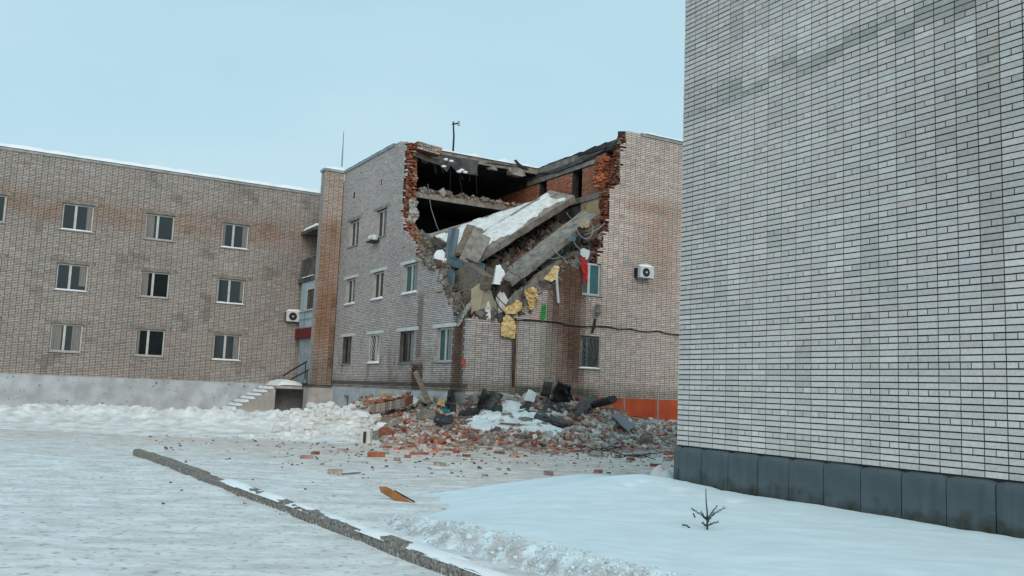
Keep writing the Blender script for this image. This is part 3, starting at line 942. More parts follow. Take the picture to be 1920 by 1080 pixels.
# ---- slabs, roof and rooms behind the torn corner
Wd = 13.0     # depth of the house along t
roof = MB().st(7.0, 18.5, 0.5, Wd, 12.18, 12.46).st(0.5, 7.0, 7.05, Wd, 12.18, 12.46).go('roof_slab', M['concrete'], house)
fl3 = MB().st(7.0, 18.5, 0.5, Wd, 10.14, 10.40).st(0.5, 7.0, 7.0, Wd, 10.14, 10.40).go('floor_slab', M['concrete'], house)
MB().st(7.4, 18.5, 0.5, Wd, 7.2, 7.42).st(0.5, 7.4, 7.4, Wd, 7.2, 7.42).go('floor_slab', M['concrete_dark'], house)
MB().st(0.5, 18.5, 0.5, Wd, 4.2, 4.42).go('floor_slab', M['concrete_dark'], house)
# attic partition of red brick with door openings (plane t = 7)
opA = [(3.15, 3.95, 10.4, 11.74), (6.15, 6.85, 10.4, 11.74)]
EA = mk_edge([10, 10.4, 10.8, 11.2, 11.5, 11.8, 12.3], [1.1, 1.15, 0.85, 0.75, 0.95, 1.25, 1.45], 0.10, 0)
att = backing('attic_partition', W(0, 7.06, 0), DL, DR, 0.6, 12.0, 10.4, 12.18, opA, EA, M['mortar'], house, d0=0.012, d1=0.36)


def col_att(u, z, n):
    c = noise_col((0.52, 0.20, 0.12), u, z, 0.2, 0.05, 71)
    c = blend(c, (0.36, 0.20, 0.15), 0.6 * (rng.rand(n) > 0.7))
    c = blend(c, (0.28, 0.26, 0.23), 1.0 * ((z > 11.86) & (u > 2.0)))
    return c


facing('facing_bricks', W(0, 7.06, 0), DL, DR, brick_list(0.6, 12.0, 10.4, 11.86, opA, EA) if False else np.array([q for q in brick_list(0.6, 12.0, 10.4, 12.1, opA, EA, header=2, phase=1) if not (q[3] > 11.74 and q[0] > 2.05)]), col_att, M['brick'], att, depth=0.12, jit=0.012)
MB().st(2.05, 4.3, 7.02, 7.3, 11.75, 11.95).go('lintel', M['concrete'], att)
MB().st(4.32, 8.0, 7.03, 7.3, 11.75, 11.98).go('lintel', M['concrete'], att)
MB().st(2.1, 8.0, 7.025, 7.3, 12.0, 12.17).go('wall_plate', M['concrete_dark'], att)
# closing walls of the dark rooms
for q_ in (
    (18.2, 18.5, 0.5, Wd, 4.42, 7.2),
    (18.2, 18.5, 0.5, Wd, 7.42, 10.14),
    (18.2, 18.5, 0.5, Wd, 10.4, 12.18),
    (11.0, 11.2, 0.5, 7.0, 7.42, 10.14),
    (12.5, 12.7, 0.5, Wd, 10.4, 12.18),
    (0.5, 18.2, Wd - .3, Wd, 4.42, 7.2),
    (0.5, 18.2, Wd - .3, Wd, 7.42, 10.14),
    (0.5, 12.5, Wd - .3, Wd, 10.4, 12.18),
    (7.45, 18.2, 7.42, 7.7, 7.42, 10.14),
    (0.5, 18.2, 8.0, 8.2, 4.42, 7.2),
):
    MB().st(*q_).go('inner_wall', M['nearblack'], house)
# third floor partition with stained plaster on the right of the gap
EP = mk_edge([7, 8.3, 9, 9.5, 10.1], [0.55, 0.55, 0.55, 0.56, 0.6], 0.03, 1)
MB().st(0.5, 3.2, 7.06, 7.3, 7.42, 10.135).go('plaster_wall', M['plaster'], house)
MB().st(3.2, 7.45, 7.1, 7.3, 7.42, 10.135).go('inner_wall', M['concrete_dark'], house)
MB().st(0.52, 0.74, 6.75, 6.97, 7.2, 9.95).go('wall_post', M['concrete'], house)
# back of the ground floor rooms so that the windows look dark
MB().st(0.7, 15.0, 3.0, 3.15, 1.5, 4.2).go('inner_wall', M['nearblack'], house)
MB().st(5, 5.15, 0.5, 3.0, 1.5, 4.2).go('inner_wall', M['nearblack'], house)
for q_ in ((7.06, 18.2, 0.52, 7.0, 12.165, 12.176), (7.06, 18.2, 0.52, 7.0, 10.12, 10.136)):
    MB().st(*q_).go('darkened_ceiling', M['nearblack'], house)  # thin near-black sheets added under the slabs so the ceilings look dark
# outer skin of the hidden sides
MB().st(0.5, 18.5, Wd, Wd + .1, 0, RH).go('rear_wall', M['mortar'], house)

# broken masonry edges: loose courses of red brick in the torn wall ends
def ragged(name, face, zlo, zhi, edge, depths, parent, redp=0.8, step=1):
    mb = MB()
    z = zlo; r = 0
    while z < zhi:
        e = edge(int((z - ZB) / PITCH_Z), z)
        for d in depths:
            off = rng.uniform(-0.16, 0.02)
            ln = rng.uniform(0.2, 0.45)
            if rng.rand() < 0.10: continue
            c = np.array((0.30, 0.10, 0.06)) if rng.rand() < redp else np.array((0.33, 0.30, 0.26))
            c = c * rng.uniform(0.55, 1.35)
            O = W(0, 0, 0)
            U, N = (DL, DR) if face == 'L' else (DR, DL)
            tilt = rng.uniform(-0.06, 0.06, 2)
            p = O + U * (e + off) + N * d + ZZ * z
            mb.pbox(p, (U + ZZ * tilt[0]) * ln, N * 0.115 + U * tilt[1] * .3, ZZ * 0.062, tuple(c))
        z += PITCH_Z * step; r += 1
    return mb.go(name, M['loose'], parent, kind='stuff')


ragged('broken_brickwork', 'L', 6.4, 12.65, EL, (0.10, 0.225, 0.35, 0.46), wallL, 0.85)
ragged('broken_brickwork', 'L', 4.3, 6.4, EL, (0.10, 0.225, 0.35), wallL, 0.7)
ragged('broken_brickwork', 'R', 7.0, 12.65, ER, (0.10, 0.225, 0.35, 0.46), wallR, 0.85)
ragged('broken_brickwork', 'R', 4.3, 6.9, ER, (0.10, 0.225, 0.35), wallR, 0.6)

# roof snow, lumpy along the torn edge
def roof_snow():
    sg = np.arange(0.55, 18.4, 0.12); tg = np.arange(0.55, Wd, 0.12)
    S, T = np.meshgrid(sg, tg)
    hole = (S < 7.0 + 0.12 * (fbm(T, S, 3, 2.0, 81) - 0.5)) & (T < 7.05)
    ed = np.minimum(np.where(T < 7.1, np.abs(S - 7.0), 9), np.where(S < 7.1, np.abs(T - 7.05), 9))
    H = 12.46 + 0.10 + 0.16 * fbm(S, T, 4, 1.6, 82) * ss(ed, 0, 0.4) + 0.30 * np.clip(fbm(S, T, 3, 2.4, 83) - 0.5, 0, 1) * np.exp(-ed / 0.6) * 2
    H = np.where(ed < 0.10, 12.47, H)
    H = np.where((S < 7.0) & (T > 7.0) & (ed < 0.9), H + 0.10 * fbm(S, T, 2, 3.5, 84), H)
    Pw = CC[None, None] + DL[None, None] * S[..., None] + DR[None, None] * T[..., None]
    v, f = grid_mesh(Pw[..., 0], Pw[..., 1], H, ~hole)
    build('snow_cover', v, f, M['snow'], roof, smooth=True)


roof_snow()

# ---- left wing with loggia and entrance
WS = 18.5
WZ = 12.12
wops = []
for tt in (-4.6, -8.4, -12.2, -16.0):
    for (z0, z1) in ((2.63, 3.98), (5.6, 6.9), (8.55, 9.86)):
        wops.append((tt - 0.7, tt + 0.7, z0, z1))
wing = backing('wing_wall', W(WS, 0, 0), DR, DL, -22.0, 0.0, 1.5, WZ, wops, None, M['mortar'], house)
facing('facing_bricks', W(WS, 0, 0), DR, DL, brick_list(-22.0, 0.0, 1.5, WZ, wops), col_wing, M['brick'], wing)
MB().st(WS + .03, WS + .5, -22.0, 0.0, 0, 1.497).go('plinth', M['plinth'], house)
cw = MB().st(WS - .05, WS + .55, -22, 0.0, WZ, WZ + .035).st(WS - .055, WS - .035, -22, 0, WZ - .09, WZ).go('parapet_coping', M['metal'], house)
snow_strip('snow_cap', W(WS + .2, -22, WZ + .035), W(WS + .2, -0.1, WZ + .035), DL, 0.62, 0.22, cw, 5)
MB().st(WS + .5, 30, -22, 13.0, 1.5, 11.9).go('wing_body', M['mortar'], house)
for (a, b, z0, z1) in wops:
    fw = MB()
    t_ = .075; s0, s1 = WS + .13, WS + .19
    fw.st(s0, s1, a, b, z0, z0 + t_).st(s0, s1, a, b, z1 - t_, z1).st(s0, s1, a, a + t_, z0 + t_, z1 - t_).st(s0, s1, b - t_, b, z0 + t_, z1 - t_)
    w = fw.go('window', M['frame'], house)
    MB().st(s0 - .012, s1 - .01, a + .55, a + .66, z0 + t_, z1 - t_).go('mullion', M['frame'], w)
    MB().st(s0 + .025, s0 + .032, a + t_, a + .55, z0 + t_, z1 - t_).go('pane', M['glass'], w)
    MB().st(s0 + .025, s0 + .032, a + .66, b - t_, z0 + t_, z1 - t_).go('pane', M['glass'], w)
    hsh = rng.rand()
    if hsh < .55: MB().st(s0 + .018, s0 + .023, a + t_ + .02, a + .15 + .35 * rng.rand(), z0 + t_, z1 - t_).go('curtain', M['curtain'], w)
    if hsh > .35: MB().st(s0 + .018, s0 + .023, b - .15 - .35 * rng.rand(), b - t_ - .02, z0 + t_ + (.4 * rng.rand() if hsh > .8 else 0), z1 - t_).go('curtain', M['curtain'], w)
    MB().st(WS - .07, s0, a - .08, b + .08, z0 - .045, z0 - .005).go('sill', M['metal'], w)
    if hsh > .5: snow_strip('snow_cap', W(WS, a - .05, z0 - .004), W(WS, b + .05, z0 - .004), DL, .14, .07, w, a)
    MB().st(WS - .018, WS + .1, a - .3, b + .3, z1 + .004, z1 + .15).go('lintel', M['concrete'], w)
# back wall of the loggia
lb = backing('loggia_wall', W(0, 0, 0), DL, DR, 15.62, 18.49, 1.5, WZ, [], None, M['mortar'], house)
facing('facing_bricks', W(0, 0, 0), DL, DR, brick_list(15.62, 18.49, 1.5, WZ), col_wing, M['brick'], lb)
# loggia canopy, parapet panel, glazed middle, entrance
can = MB().st(15.63, 18.47, -1.1, -0.01, 9.66, 9.84).go('loggia_canopy', M['concrete_dark'], house)
snow_strip('snow_cap', W(15.7, -0.6, 9.84), W(18.5, -0.6, 9.84), DR, 1.0, 0.28, can, 7)
MB().st(15.63, 18.0, -1.06, -0.98, 7.22, 8.24).go('balcony_panel', M['concrete_dark'], house)
bs = MB().st(15.63, 18.47, -1.08, -0.01, 6.98, 7.2).go('balcony_slab', M['concrete_dark'], house)
snow_strip('snow_cap', W(15.7, -1.07, 7.2), W(17.8, -1.07, 7.2), DR, 0.12, 0.06, bs, 8)
enc = MB().st(15.63, 17.95, -1.0, -0.92, 4.5, 6.975).go('balcony_enclosure', M['siding'], house)
for i in range(17):
    MB().st(16.85, 17.95, -1.012, -1.0, 4.55 + i * .14, 4.55 + i * .14 + .125).go('siding_board', M['siding'], enc)
ew = MB().st(15.65, 16.85, -1.03, -1.0, 5.4, 5.48).st(15.65, 16.85, -1.03, -1.0, 6.52, 6.6).st(16.77, 16.85, -1.03, -1.0, 5.48, 6.52).go('balcony_window', M['frame'], enc)
MB().st(15.65, 16.77, -1.02, -1.012, 5.48, 6.52).go('balcony_pane', M['glass'], enc)
for q_ in ((15.63, 18.2, -1.06, -1.035, 5.34, 5.38), (15.63, 18.0, -1.06, -1.035, 4.95, 4.975), (16.9, 16.94, -1.08, -1.0601, 4.5, 5.34)):
    MB().st(*q_).go('balcony_rail', M['bluemetal'], enc)
MB().st(15.63, 18.3, -1.10, -0.93, 3.95, 4.49).go('entrance_fascia', M['maroon'], house, label='maroon fascia board above the entrance')
MB().st(15.63, 18.1, -0.9, -0.8, 1.6, 3.94).go('entrance_wall', M['bluewall'], house)
land = MB().st(15.81, 18.5, -2.6, -0.02, 1.28, 1.42).go('entrance_landing', M['plinthgrey'], house)
for i in range(7):
    stp = MB().st(15.95, 18.48, -2.6 - .3 * (i + 1), -2.6 - .3 * i - .002, 0, 1.24 - .18 * i).go('step', M['plinthgrey'], land)
    snow_strip('snow_cap', W(16.0, -2.6 - .3 * i - .15, 1.24 - .18 * i), W(18.4, -2.6 - .3 * i - .15, 1.24 - .18 * i), DR, .30, .13, land, 20 + i)
snow_strip('snow_cap', W(15.9, -1.8, 1.42), W(18.45, -1.8, 1.42), DR, 1.4, 0.30, land, 9)

# ---- handrail by the entrance
hr = empty('handrail', W(16.1, -1.4, 1.42), 'dark metal handrail of the entrance steps left of the rusty brick fin', 'railing')
for (pA, pB) in (((546, 695), (575, 678)), ((546, 711), (578, 694))):
    MB().tube([onL(pA[0] - 14, pA[1] + 9, -1.6), onL(*pA, -1.6), onL(*pB, -1.6)], 0.045, 8).go('rail', M['darkmetal'], hr)
for px, y0, y1 in ((573, 680, 712), (576, 697, 724)):
    MB().tube([onL(px, y0, -1.6), onL(px - 1, y1, -1.6)], 0.028, 6).go('post', M['darkmetal'], hr)

# ------------------------------------------------------------------ the near building at the right
NB0 = onG(1268, 905, 0.29); NB0[2] = 0.0
NU = -DL; NN = DR
near = empty('end_wall', NB0, 'tall grey brick end wall with painted blue grey plinth at the right', 'building')
NH = 13.2


def col_near(u, z, n):
    c = noise_col((0.575, 0.53, 0.505), u, z, 0.085, 0.02, 91)
    w = fbm(u, z, 4, 1.2, 92)
    c = blend(c, (0.52, 0.53, 0.54), 0.4 * (rng.rand(n) > 0.86))
    c = blend(c, (0.58, 0.545, 0.52), 0.5 * (rng.rand(n) > 0.85))
    c = blend(c, (0.40, 0.39, 0.37), 0.6 * ss(w, 0.6, 0.8))
    wv_ = fbm(u * 2.2, z * .7, 4, 1.0, 95)
    c = blend(c, (0.66, 0.65, 0.64), 0.45 * ss(wv_, .62, .78))
    c = blend(c, (0.36, 0.33, 0.29), 0.5 * ss(fbm(u * 3.0, z * .35, 4, 1.0, 96), .60, .75))
    b = np.exp(-((z - 6.15) / 0.22) ** 2) * ss(fbm(u * 3, z * 3, 3, 1, 93), 0.35, 0.6)
    c = blend(c, (0.27, 0.28, 0.25), 0.8 * b)
    c = blend(c, (0.64, 0.61, 0.58), 0.5 * (1 - ss(z, 1.0, 3.5)))
    return c


lst = brick_list(0.0, 12.0, 0.86, NH, JT=0.0155)
# keep the 300 bricks that show largest as parts of their own
cen = NB0[None] + NU[None] * ((lst[:, 0] + lst[:, 1]) / 2)[:, None] + ZZ[None] * ((lst[:, 2] + lst[:, 3]) / 2)[:, None]
q = (cen - CAMP) @ RC.T
pxx = 960 + FPX * q[:, 0] / q[:, 1]; pyy = 540 - FPX * q[:, 2] / q[:, 1]
size = (lst[:, 1] - lst[:, 0]) / np.linalg.norm(cen - CAMP, axis=1)
size[(pxx > 1374) | (pyy < 0) | (pyy > 1080) | (q[:, 1] < 0)] = 0
top = np.argsort(-size)[:300]
mask = np.zeros(len(lst), bool); mask[top] = True
body = MB().pbox(NB0 + NN * 0.014 + ZZ * 0.0, NU * 12.0, NN * 9, ZZ * NH).go('wall_body', M['mortar_near'], near)
facing('facing_bricks', NB0, NU, NN, lst[~mask], col_near, M['brick_near'], near, depth=0.06, jit=0.003)
tone = col_near((lst[top, 0] + lst[top, 1]) / 2, (lst[top, 2] + lst[top, 3]) / 2, len(top))
protos = {}


def chipped(L_, H_, seed):
    """a facing brick with slightly worn arrises, axes along NU / NN / Z, origin at its centre bottom"""
    r = np.random.RandomState(seed)
    c = 0.004
    xs = [-L_ / 2, -L_ / 2 + c, L_ / 2 - c, L_ / 2]; zs = [0, c, H_ - c, H_]
    vs, idx = [], {}
    for i, x in enumerate(xs):
        for j, z in enumerate(zs):
            edge_ = i in (0, 3) or j in (0, 3)
            y = (0.004 if edge_ else 0.0) + r.uniform(0, 0.004) * edge_
            idx[i, j] = len(vs)
            vs.append(NU * (x + r.uniform(-.002, .002)) + NN * y + ZZ * (z + r.uniform(-.001, .001)))
    b0 = len(vs)
    for (x, z) in ((xs[0], 0), (xs[3], 0), (xs[3], H_), (xs[0], H_)):
        vs.append(NU * x + NN * 0.06 + ZZ * z)
    fs = []
    for i in range(3):
        for j in range(3):
            fs.append([idx[i, j], idx[i + 1, j], idx[i + 1, j + 1], idx[i, j + 1]])
    fs += [[idx[0, 0], b0, b0 + 1, idx[3, 0]], [idx[3, 3], b0 + 2, b0 + 3, idx[0, 3]], [idx[0, 3], b0 + 3, b0, idx[0, 0]], [idx[3, 0], b0 + 1, b0 + 2, idx[3, 3]]]
    return vs, fs


for k, i in enumerate(top):
    a, b, z0, z1, _ = lst[i]
    L_ = round((b - a) / 0.02) * 0.02 if abs((b - a) - 0.2478) > 0.003 else 0.2478
    var = k % 5
    tq = int(np.clip(round(tone[k].mean() / 0.02), 23, 31))
    key = (round(b - a, 3), var, tq)
    if key not in protos:
        vs, fs = chipped(b - a, z1 - z0, var + 10)
        me = bpy.data.meshes.new('brick')
        me.from_pydata([list(map(float, w)) for w in vs], [], fs)
        at = me.attributes.new('tint', 'FLOAT_COLOR', 'FACE')
        cc = np.array([1.05, 0.99, 0.955]) * tq * 0.02
        at.data.foreach_set('color', np.tile([*cc, 1.0], (len(me.polygons), 1)).astype(np.float32).ravel())
        me.materials.append(M['brick_near'])
        protos[key] = me
    o = bpy.data.objects.new('brick', protos[key])
    o.parent = near
    o.location = [float(w) for w in (NU * (a + b) / 2 + NN * rng.uniform(-.003, .003) + ZZ * z0)]
    COL.objects.link(o)
# plinth slabs
u = -0.02; first = True
for wdt in (0.13, 0.49, 0.56, 0.56, 0.56, 0.56, 0.56, 0.56, 0.56, 0.56, 0.56, 0.56, 0.56):
    vs = []
    mb = MB()
    a, b = u, u + wdt - 0.012
    prof = [(0.02, 0.0), (-0.045, 0.0), (-0.045, 0.78), (-0.03, 0.825), (0.013, 0.84)]
    n = len(prof)
    ns = 6
    for i in range(ns + 1):
        for (d, z) in prof:
            jj = 0.004 * rng.randn()
            vs.append(NB0 + NU * (a + (b - a) * i / ns) + NN * (d + (jj if d < 0 else 0)) + ZZ * (z - 0.018 * (i in (0, ns)) * (z > 0.7)))
    fs = [[i * n + j, i * n + j + 1, (i + 1) * n + j + 1, (i + 1) * n + j] for i in range(ns) for j in range(n - 1)]
    fs += [list(range(n)), [ns * n + j for j in range(n)][::-1]]
    mb.add(vs, fs).go('plinth_slab', M['nearplinth'], near)
    u += wdt

# ------------------------------------------------------------------ inside the gap: heap of debris on the second floor
def zl(s_): return np.interp(s_, [0, .46, 1.3, 2.1, 2.5, 2.9, 4.3, 5.5, 6.6, 8], [4.2, 4.3, 4.7, 5.3, 5.8, 6.3, 6.75, 7.5, 8.2, 8.3])
def zr(t_): return np.interp(t_, [0, 1.9, 2.8, 3.8, 4.4, 4.9, 5.9, 6.3, 8], [4.2, 4.3, 5.2, 5.85, 6.4, 6.75, 7.3, 8.0, 8.2])


def gap_z(S, T):
    wl_, wr_ = 1 / (T + .25) ** 1.5, 1 / (S + .25) ** 1.5
    H = (zl(S) * wl_ + zr(T) * wr_) / (wl_ + wr_)
    H = H + 0.42 * np.minimum(S, T) ** 0.9 + 0.9 * (fbm(S, T, 5, 0.9, 101) - 0.5) * ss(np.minimum(S, T), 0, 1)
    return H + 0.3 * (np.abs(fbm(S, T, 4, 3.0, 102) - 0.5))


S, T = np.meshgrid(np.arange(0.12, 8.4, 0.09), np.arange(0.12, 7.0, 0.09))
H = gap_z(S, T)
Pw = CC + DL * S[..., None] + DR * T[..., None]
v, f = grid_mesh(Pw[..., 0], Pw[..., 1], H)
tc_ = np.array([0.13, 0.115, 0.105]) * (0.5 + 1.1 * rng.rand(len(f), 1))
tc_ = np.where((rng.rand(len(f), 1) > 0.86), np.array([[0.22, 0.10, 0.07]]), tc_)
tc_ = np.where((rng.rand(len(f), 1) > 0.93), np.array([[0.42, 0.41, 0.39]]), tc_)
build('debris_heap', v, f, M['dust'], kind='stuff', tint=tc_, label='dark heap of broken masonry filling the torn corner above the first floor', cat='debris')


def lump_v(L3, rs, bev=0.22):
    """an irregular convex lump: jittered box with cut corners"""
    c = np.array([[x, y, z] for z in (-.5, .5) for (x, y) in ((-.5, -.5), (.5, -.5), (.5, .5), (-.5, .5))], float)
    c += rs.uniform(-bev, bev, c.shape) * 0.6
    return c * np.array(L3)


def rot(rs, full=True):
    a, b, c = rs.uniform(0, 2 * math.pi), rs.uniform(-.6, .6) if not full else rs.uniform(0, 2 * math.pi), rs.uniform(-.5, .5) if not full else rs.uniform(0, 6.28)
    return np.array(Matrix.Rotation(a, 3, 'Z') @ Matrix.Rotation(b, 3, 'X') @ Matrix.Rotation(c, 3, 'Y'))


mb = MB()
for i in range(1900):
    s_, t_ = rng.uniform(0.12, 6.8), rng.uniform(0.12, 6.6)
    if rng.rand() < 0.6:
        if rng.rand() < 0.5: t_ = rng.uniform(0.1, 0.9)
        else: s_ = rng.uniform(0.1, 0.9)
    if (s_ < .7 and t_ > 5.6) or (t_ < .7 and s_ > 6.0): continue
    k = rng.rand()
    if k < 0.4: d, c = (rng.uniform(.12, .25), .12, .065), np.array((0.27, 0.10, 0.065))
    elif k < 0.75: d, c = rng.uniform(.1, .42, 3), np.array((0.24, 0.225, 0.205))
    elif k < 0.88: d, c = (rng.uniform(.2, .7), rng.uniform(.1, .3), .05), np.array((0.34, 0.32, 0.28))
    elif k < .93: d, c = rng.uniform(.08, .25, 3), np.array((0.55, 0.54, 0.51))
    else: d, c = (rng.uniform(.5, 1.2), .10, .04), np.array((0.30, 0.24, 0.17))
    p = W(s_, t_, float(gap_z(np.array(s_), np.array(t_))) + rng.uniform(-.02, .12))
    mb.box8(lump_v(d, rng) @ rot(rng, k > 0.4).T + p, tuple(c * rng.uniform(.5, 1.25)))
mb.go('debris_pieces', M['loose'], kind='stuff', label='broken bricks and concrete bits spilling over the torn wall edges', cat='debris')


def slab(name, P, thick, mat_, label, cat, bend=0.0, **k):
    """a plate from its (planar) outline, given thickness along its own normal (downwards)"""
    P = [np.asarray(p, float) for p in P]
    n = np.cross(P[1] - P[0], P[-1] - P[0]); n /= np.linalg.norm(n)
    if n[2] > 0: n = -n
    N_ = 16
    vs, fs = [], []
    for i in range(N_ + 1):
        g = i / N_
        a = P[0] + (P[1] - P[0]) * g; b = P[3] + (P[2] - P[3]) * g
        ac_ = (b - a) / np.linalg.norm(b - a); al_ = (P[1] - P[0]) / np.linalg.norm(P[1] - P[0])
        e = rng.uniform(-.14, .03) if i == N_ else (rng.uniform(-.03, .14) if i == 0 else 0)
        for (c_, s_, d_) in ((a, 1, 0), (a, 1, thick), (b, -1, thick), (b, -1, 0)):
            e2 = e + (rng.uniform(-.08, .08) if i in (0, N_) else 0)
            vs.append(c_ + ac_ * s_ * abs(rng.randn()) * .022 + al_ * e2 + n * (d_ + rng.uniform(-.012, .012)))
    for i in range(N_):
        for j in range(4): fs.append([i * 4 + j, i * 4 + (j + 1) % 4, (i + 1) * 4 + (j + 1) % 4, (i + 1) * 4 + j])
    fs += [[0, 1, 2, 3], [N_ * 4 + 3, N_ * 4 + 2, N_ * 4 + 1, N_ * 4]]
    return MB().add(vs, fs).go(name, mat_, label=label, cat=cat, **k), -n


def slab_snow(parent, P, n, lo, hi, amp, seed, cut, nu=40, nv=14):
    """uneven snow lying on the quad P (0-1 long side, 0-3 across), n = up normal"""
    P = [np.asarray(p, float) for p in P]
    uu, vv = np.meshgrid(np.linspace(lo[0], hi[0], nu), np.linspace(lo[1], hi[1], nv))
    base = (P[0][None, None] * ((1 - uu) * (1 - vv))[..., None] + P[1][None, None] * (uu * (1 - vv))[..., None]
            + P[2][None, None] * (uu * vv)[..., None] + P[3][None, None] * ((1 - uu) * vv)[..., None])
    e = np.minimum(np.minimum(uu - lo[0], hi[0] - uu) * 6, np.minimum(vv - lo[1], hi[1] - vv) * 2.2)
    nse = fbm(uu * 6, vv * 2, 5, 1.4, seed)
    h = amp * (0.45 + 1.0 * (fbm(uu * 9, vv * 3, 5, 1.6, seed + 1)))
    msk = (e + (nse - 0.5) * 1.1) > cut
    h = np.where(msk, h, -0.02)
    Q = base + n[None, None] * h[..., None]
    v, f = grid_mesh(Q[..., 0], Q[..., 1], Q[..., 2], msk)
    return build('snow_cover', v, f, M['dirtysnow'], parent, smooth=True)


A0, B0 = np.array([3, 6.65, 10.43]), np.array([2, 1.19, 6.84])
wv = np.array([1.5, -.3, .5])
PA = [W(*B0), W(*A0), W(*(A0 + wv)), W(*(B0 + wv))]
sA, nA = slab('concrete_slab', PA, 0.30, M['concrete'], 'long fallen concrete slab carrying most of the snow, leaning from the attic doorway', 'slab', group='fallen concrete slabs')
slab_snow(sA, PA, nA, (0.04, 0.06), (0.93, 1.0), 0.10, 111, 0.36)
PC = [W(3.55, .9, 7.2), W(4.5, 6.3, 10.80), W(4.75, 6.85, 10.80), W(5.7, .62, 8.22)]
sC, nC = slab('concrete_slab', PC, 0.26, M['concrete'], 'wedge shaped fallen slab lying behind the long snowy one, brown edged', 'slab', group='fallen concrete slabs')
slab_snow(sC, PC, nC, (0.0, 0.0), (0.95, 0.93), 0.07, 121, 0.10)
Ub, Db = np.array([.6, 6.15, 9.12]), np.array([.45, 2.0, 5.86])
wb = np.array([.95, -.15, .26])
PB = [W(*Db), W(*Ub), W(*(Ub + wb)), W(*(Db + wb))]
nB = np.cross(PB[1] - PB[0], PB[3] - PB[0]); nB /= np.linalg.norm(nB)
if nB[2] < 0: nB = -nB
mbB = MB()
# slightly sagging plank with a cracked front, hollow core end
nseg = 12
vs, fs = [], []
for i in range(nseg + 1):
    f_ = i / nseg
    c0 = PB[0] + (PB[1] - PB[0]) * f_; c1 = PB[3] + (PB[2] - PB[3]) * f_
    j = 0.02 * rng.randn(4)
    vs += [c0 - nB * (.26 + j[0]), c0 - nB * j[1], c1 - nB * j[2], c1 - nB * (.26 + j[3])]
for i in range(nseg):
    for j in range(4):
        fs.append([i * 4 + j, i * 4 + (j + 1) % 4, (i + 1) * 4 + (j + 1) % 4, (i + 1) * 4 + j])
fs += [[0, 1, 2, 3], [nseg * 4 + 3, nseg * 4 + 2, nseg * 4 + 1, nseg * 4]]
sB = mbB.add(vs, fs).go('concrete_slab', M['concrete'], label='bare cracked concrete plank hanging below the snowy slab', cat='slab', group='fallen concrete slabs')
hb = PB[1] - (PB[1] - PB[0]) * 0.06 - nB * 0.12
MB().tube([hb + (PB[1] - PB[2]) * .02, hb - (PB[1] - PB[2]) * .02], 0.06, 8).go('lifting_hole', M['darkmetal'], sB)


def chunk(name, pts, plane, val, thick, mat_, label, cat, into=None):
    """broken flat piece: outline seen from the front on a plane of the house, thickness going inwards"""
    fn = {'L': onL, 'R': onR, 'Y': onY}[plane]
    P = []
    for i, q in enumerate(pts):
        vv = q[2] if len(q) > 2 else val
        P.append(fn(q[0], q[1], vv))
    n = np.cross(P[1] - P[0], P[2] - P[0]); n /= np.linalg.norm(n)
    if n @ (P[0] - CAMP) < 0: n = -n
    if into is not None: n = np.asarray(into, float)
    return MB().prism(P, n * thick).go(name, mat_, label=label, cat=cat)


chunk('concrete_block', [(993, 531), (1010, 513), (1052, 486), (1066, 500), (1048, 520), (1010, 549)], 'R', 0.5, 0.3, M['concrete'], 'grey broken slab piece under the right end of the bare plank', 'concrete block')
chunk('concrete_block', [(950, 572), (972, 546), (1004, 527), (1014, 545), (985, 566), (962, 590)], 'R', 0.25, 0.28, M['concrete'], 'long grey slab fragment ending above the largest foam scrap', 'concrete block')
chunk('concrete_block', [(1012, 500), (1020, 488), (1044, 474), (1052, 488), (1026, 510)], 'R', 1.0, 0.3, M['concrete_dark'], 'small dark slab piece tucked below the middle of the bare plank', 'concrete block')
chunk('concrete_block', [(934, 556), (940, 528), (976, 505), (990, 512), (960, 540), (946, 566)], 'R', 0.9, 0.3, M['concrete_dark'], 'dark slab piece below the lower end of the bare plank', 'concrete block')
chunk('concrete_block', [(838, 523), (860, 505), (873, 491), (890, 504), (908, 517), (902, 541), (868, 548), (846, 543)], 'L', 0.45, 0.4, M['wood'], 'brown grey tent shaped lump under the horizontal blue steel channel', 'concrete block')
chunk('metal_sheet', [(829, 508), (846, 504), (853, 514), (850, 541), (833, 562), (828, 540)], 'L', 0.25, 0.02, M['bluemetal'], 'grey metal sheet standing at the torn end of the front wall', 'metal sheet')
cbd = chunk('board', [(884, 542), (903, 528), (908, 531), (900, 580), (884, 588)], 'R', 0.05, 0.03, M['cardboard'], 'beige folded board hanging at the very corner of the walls', 'board')
f2 = MB().prism([onR(908, 531, .05), onR(921, 545, .3), onR(932, 582, .35), onR(900, 580, .05)], DL * 0.03).go('board_flap', M['cardboard'], cbd)


def channel(name, a, b, across, depth_v, mat_, label, fl=0.12):
    a, b = np.asarray(a), np.asarray(b); mb = MB()
    mb.pbox(a, b - a, across, depth_v * 0.02)
    for q in (np.zeros(3), across * 0.94):
        mb.pbox(a + q + depth_v * 0.021, b - a, across * 0.06, depth_v * fl)
    return mb.go(name, mat_, label=label, cat='steel channel', group='blue grey steel channels')


a = onL(838, 492, 0.75); b = onL(848, 427, 0.95)
channel('steel_channel', a, b, onL(852, 496, 0.7) - a, -DR + DL * .2, M['bluemetal'], 'blue grey steel channel standing upright in the gap left of the beams')
a = onL(837, 498, 0.55); b = onR(907, 514, 0.6)
channel('steel_channel', a, b, ZZ * 0.40 + DR * .05, -DL * .5 - DR * .5, M['bluemetal'], 'blue grey steel channel lying level across the gap under the beams')


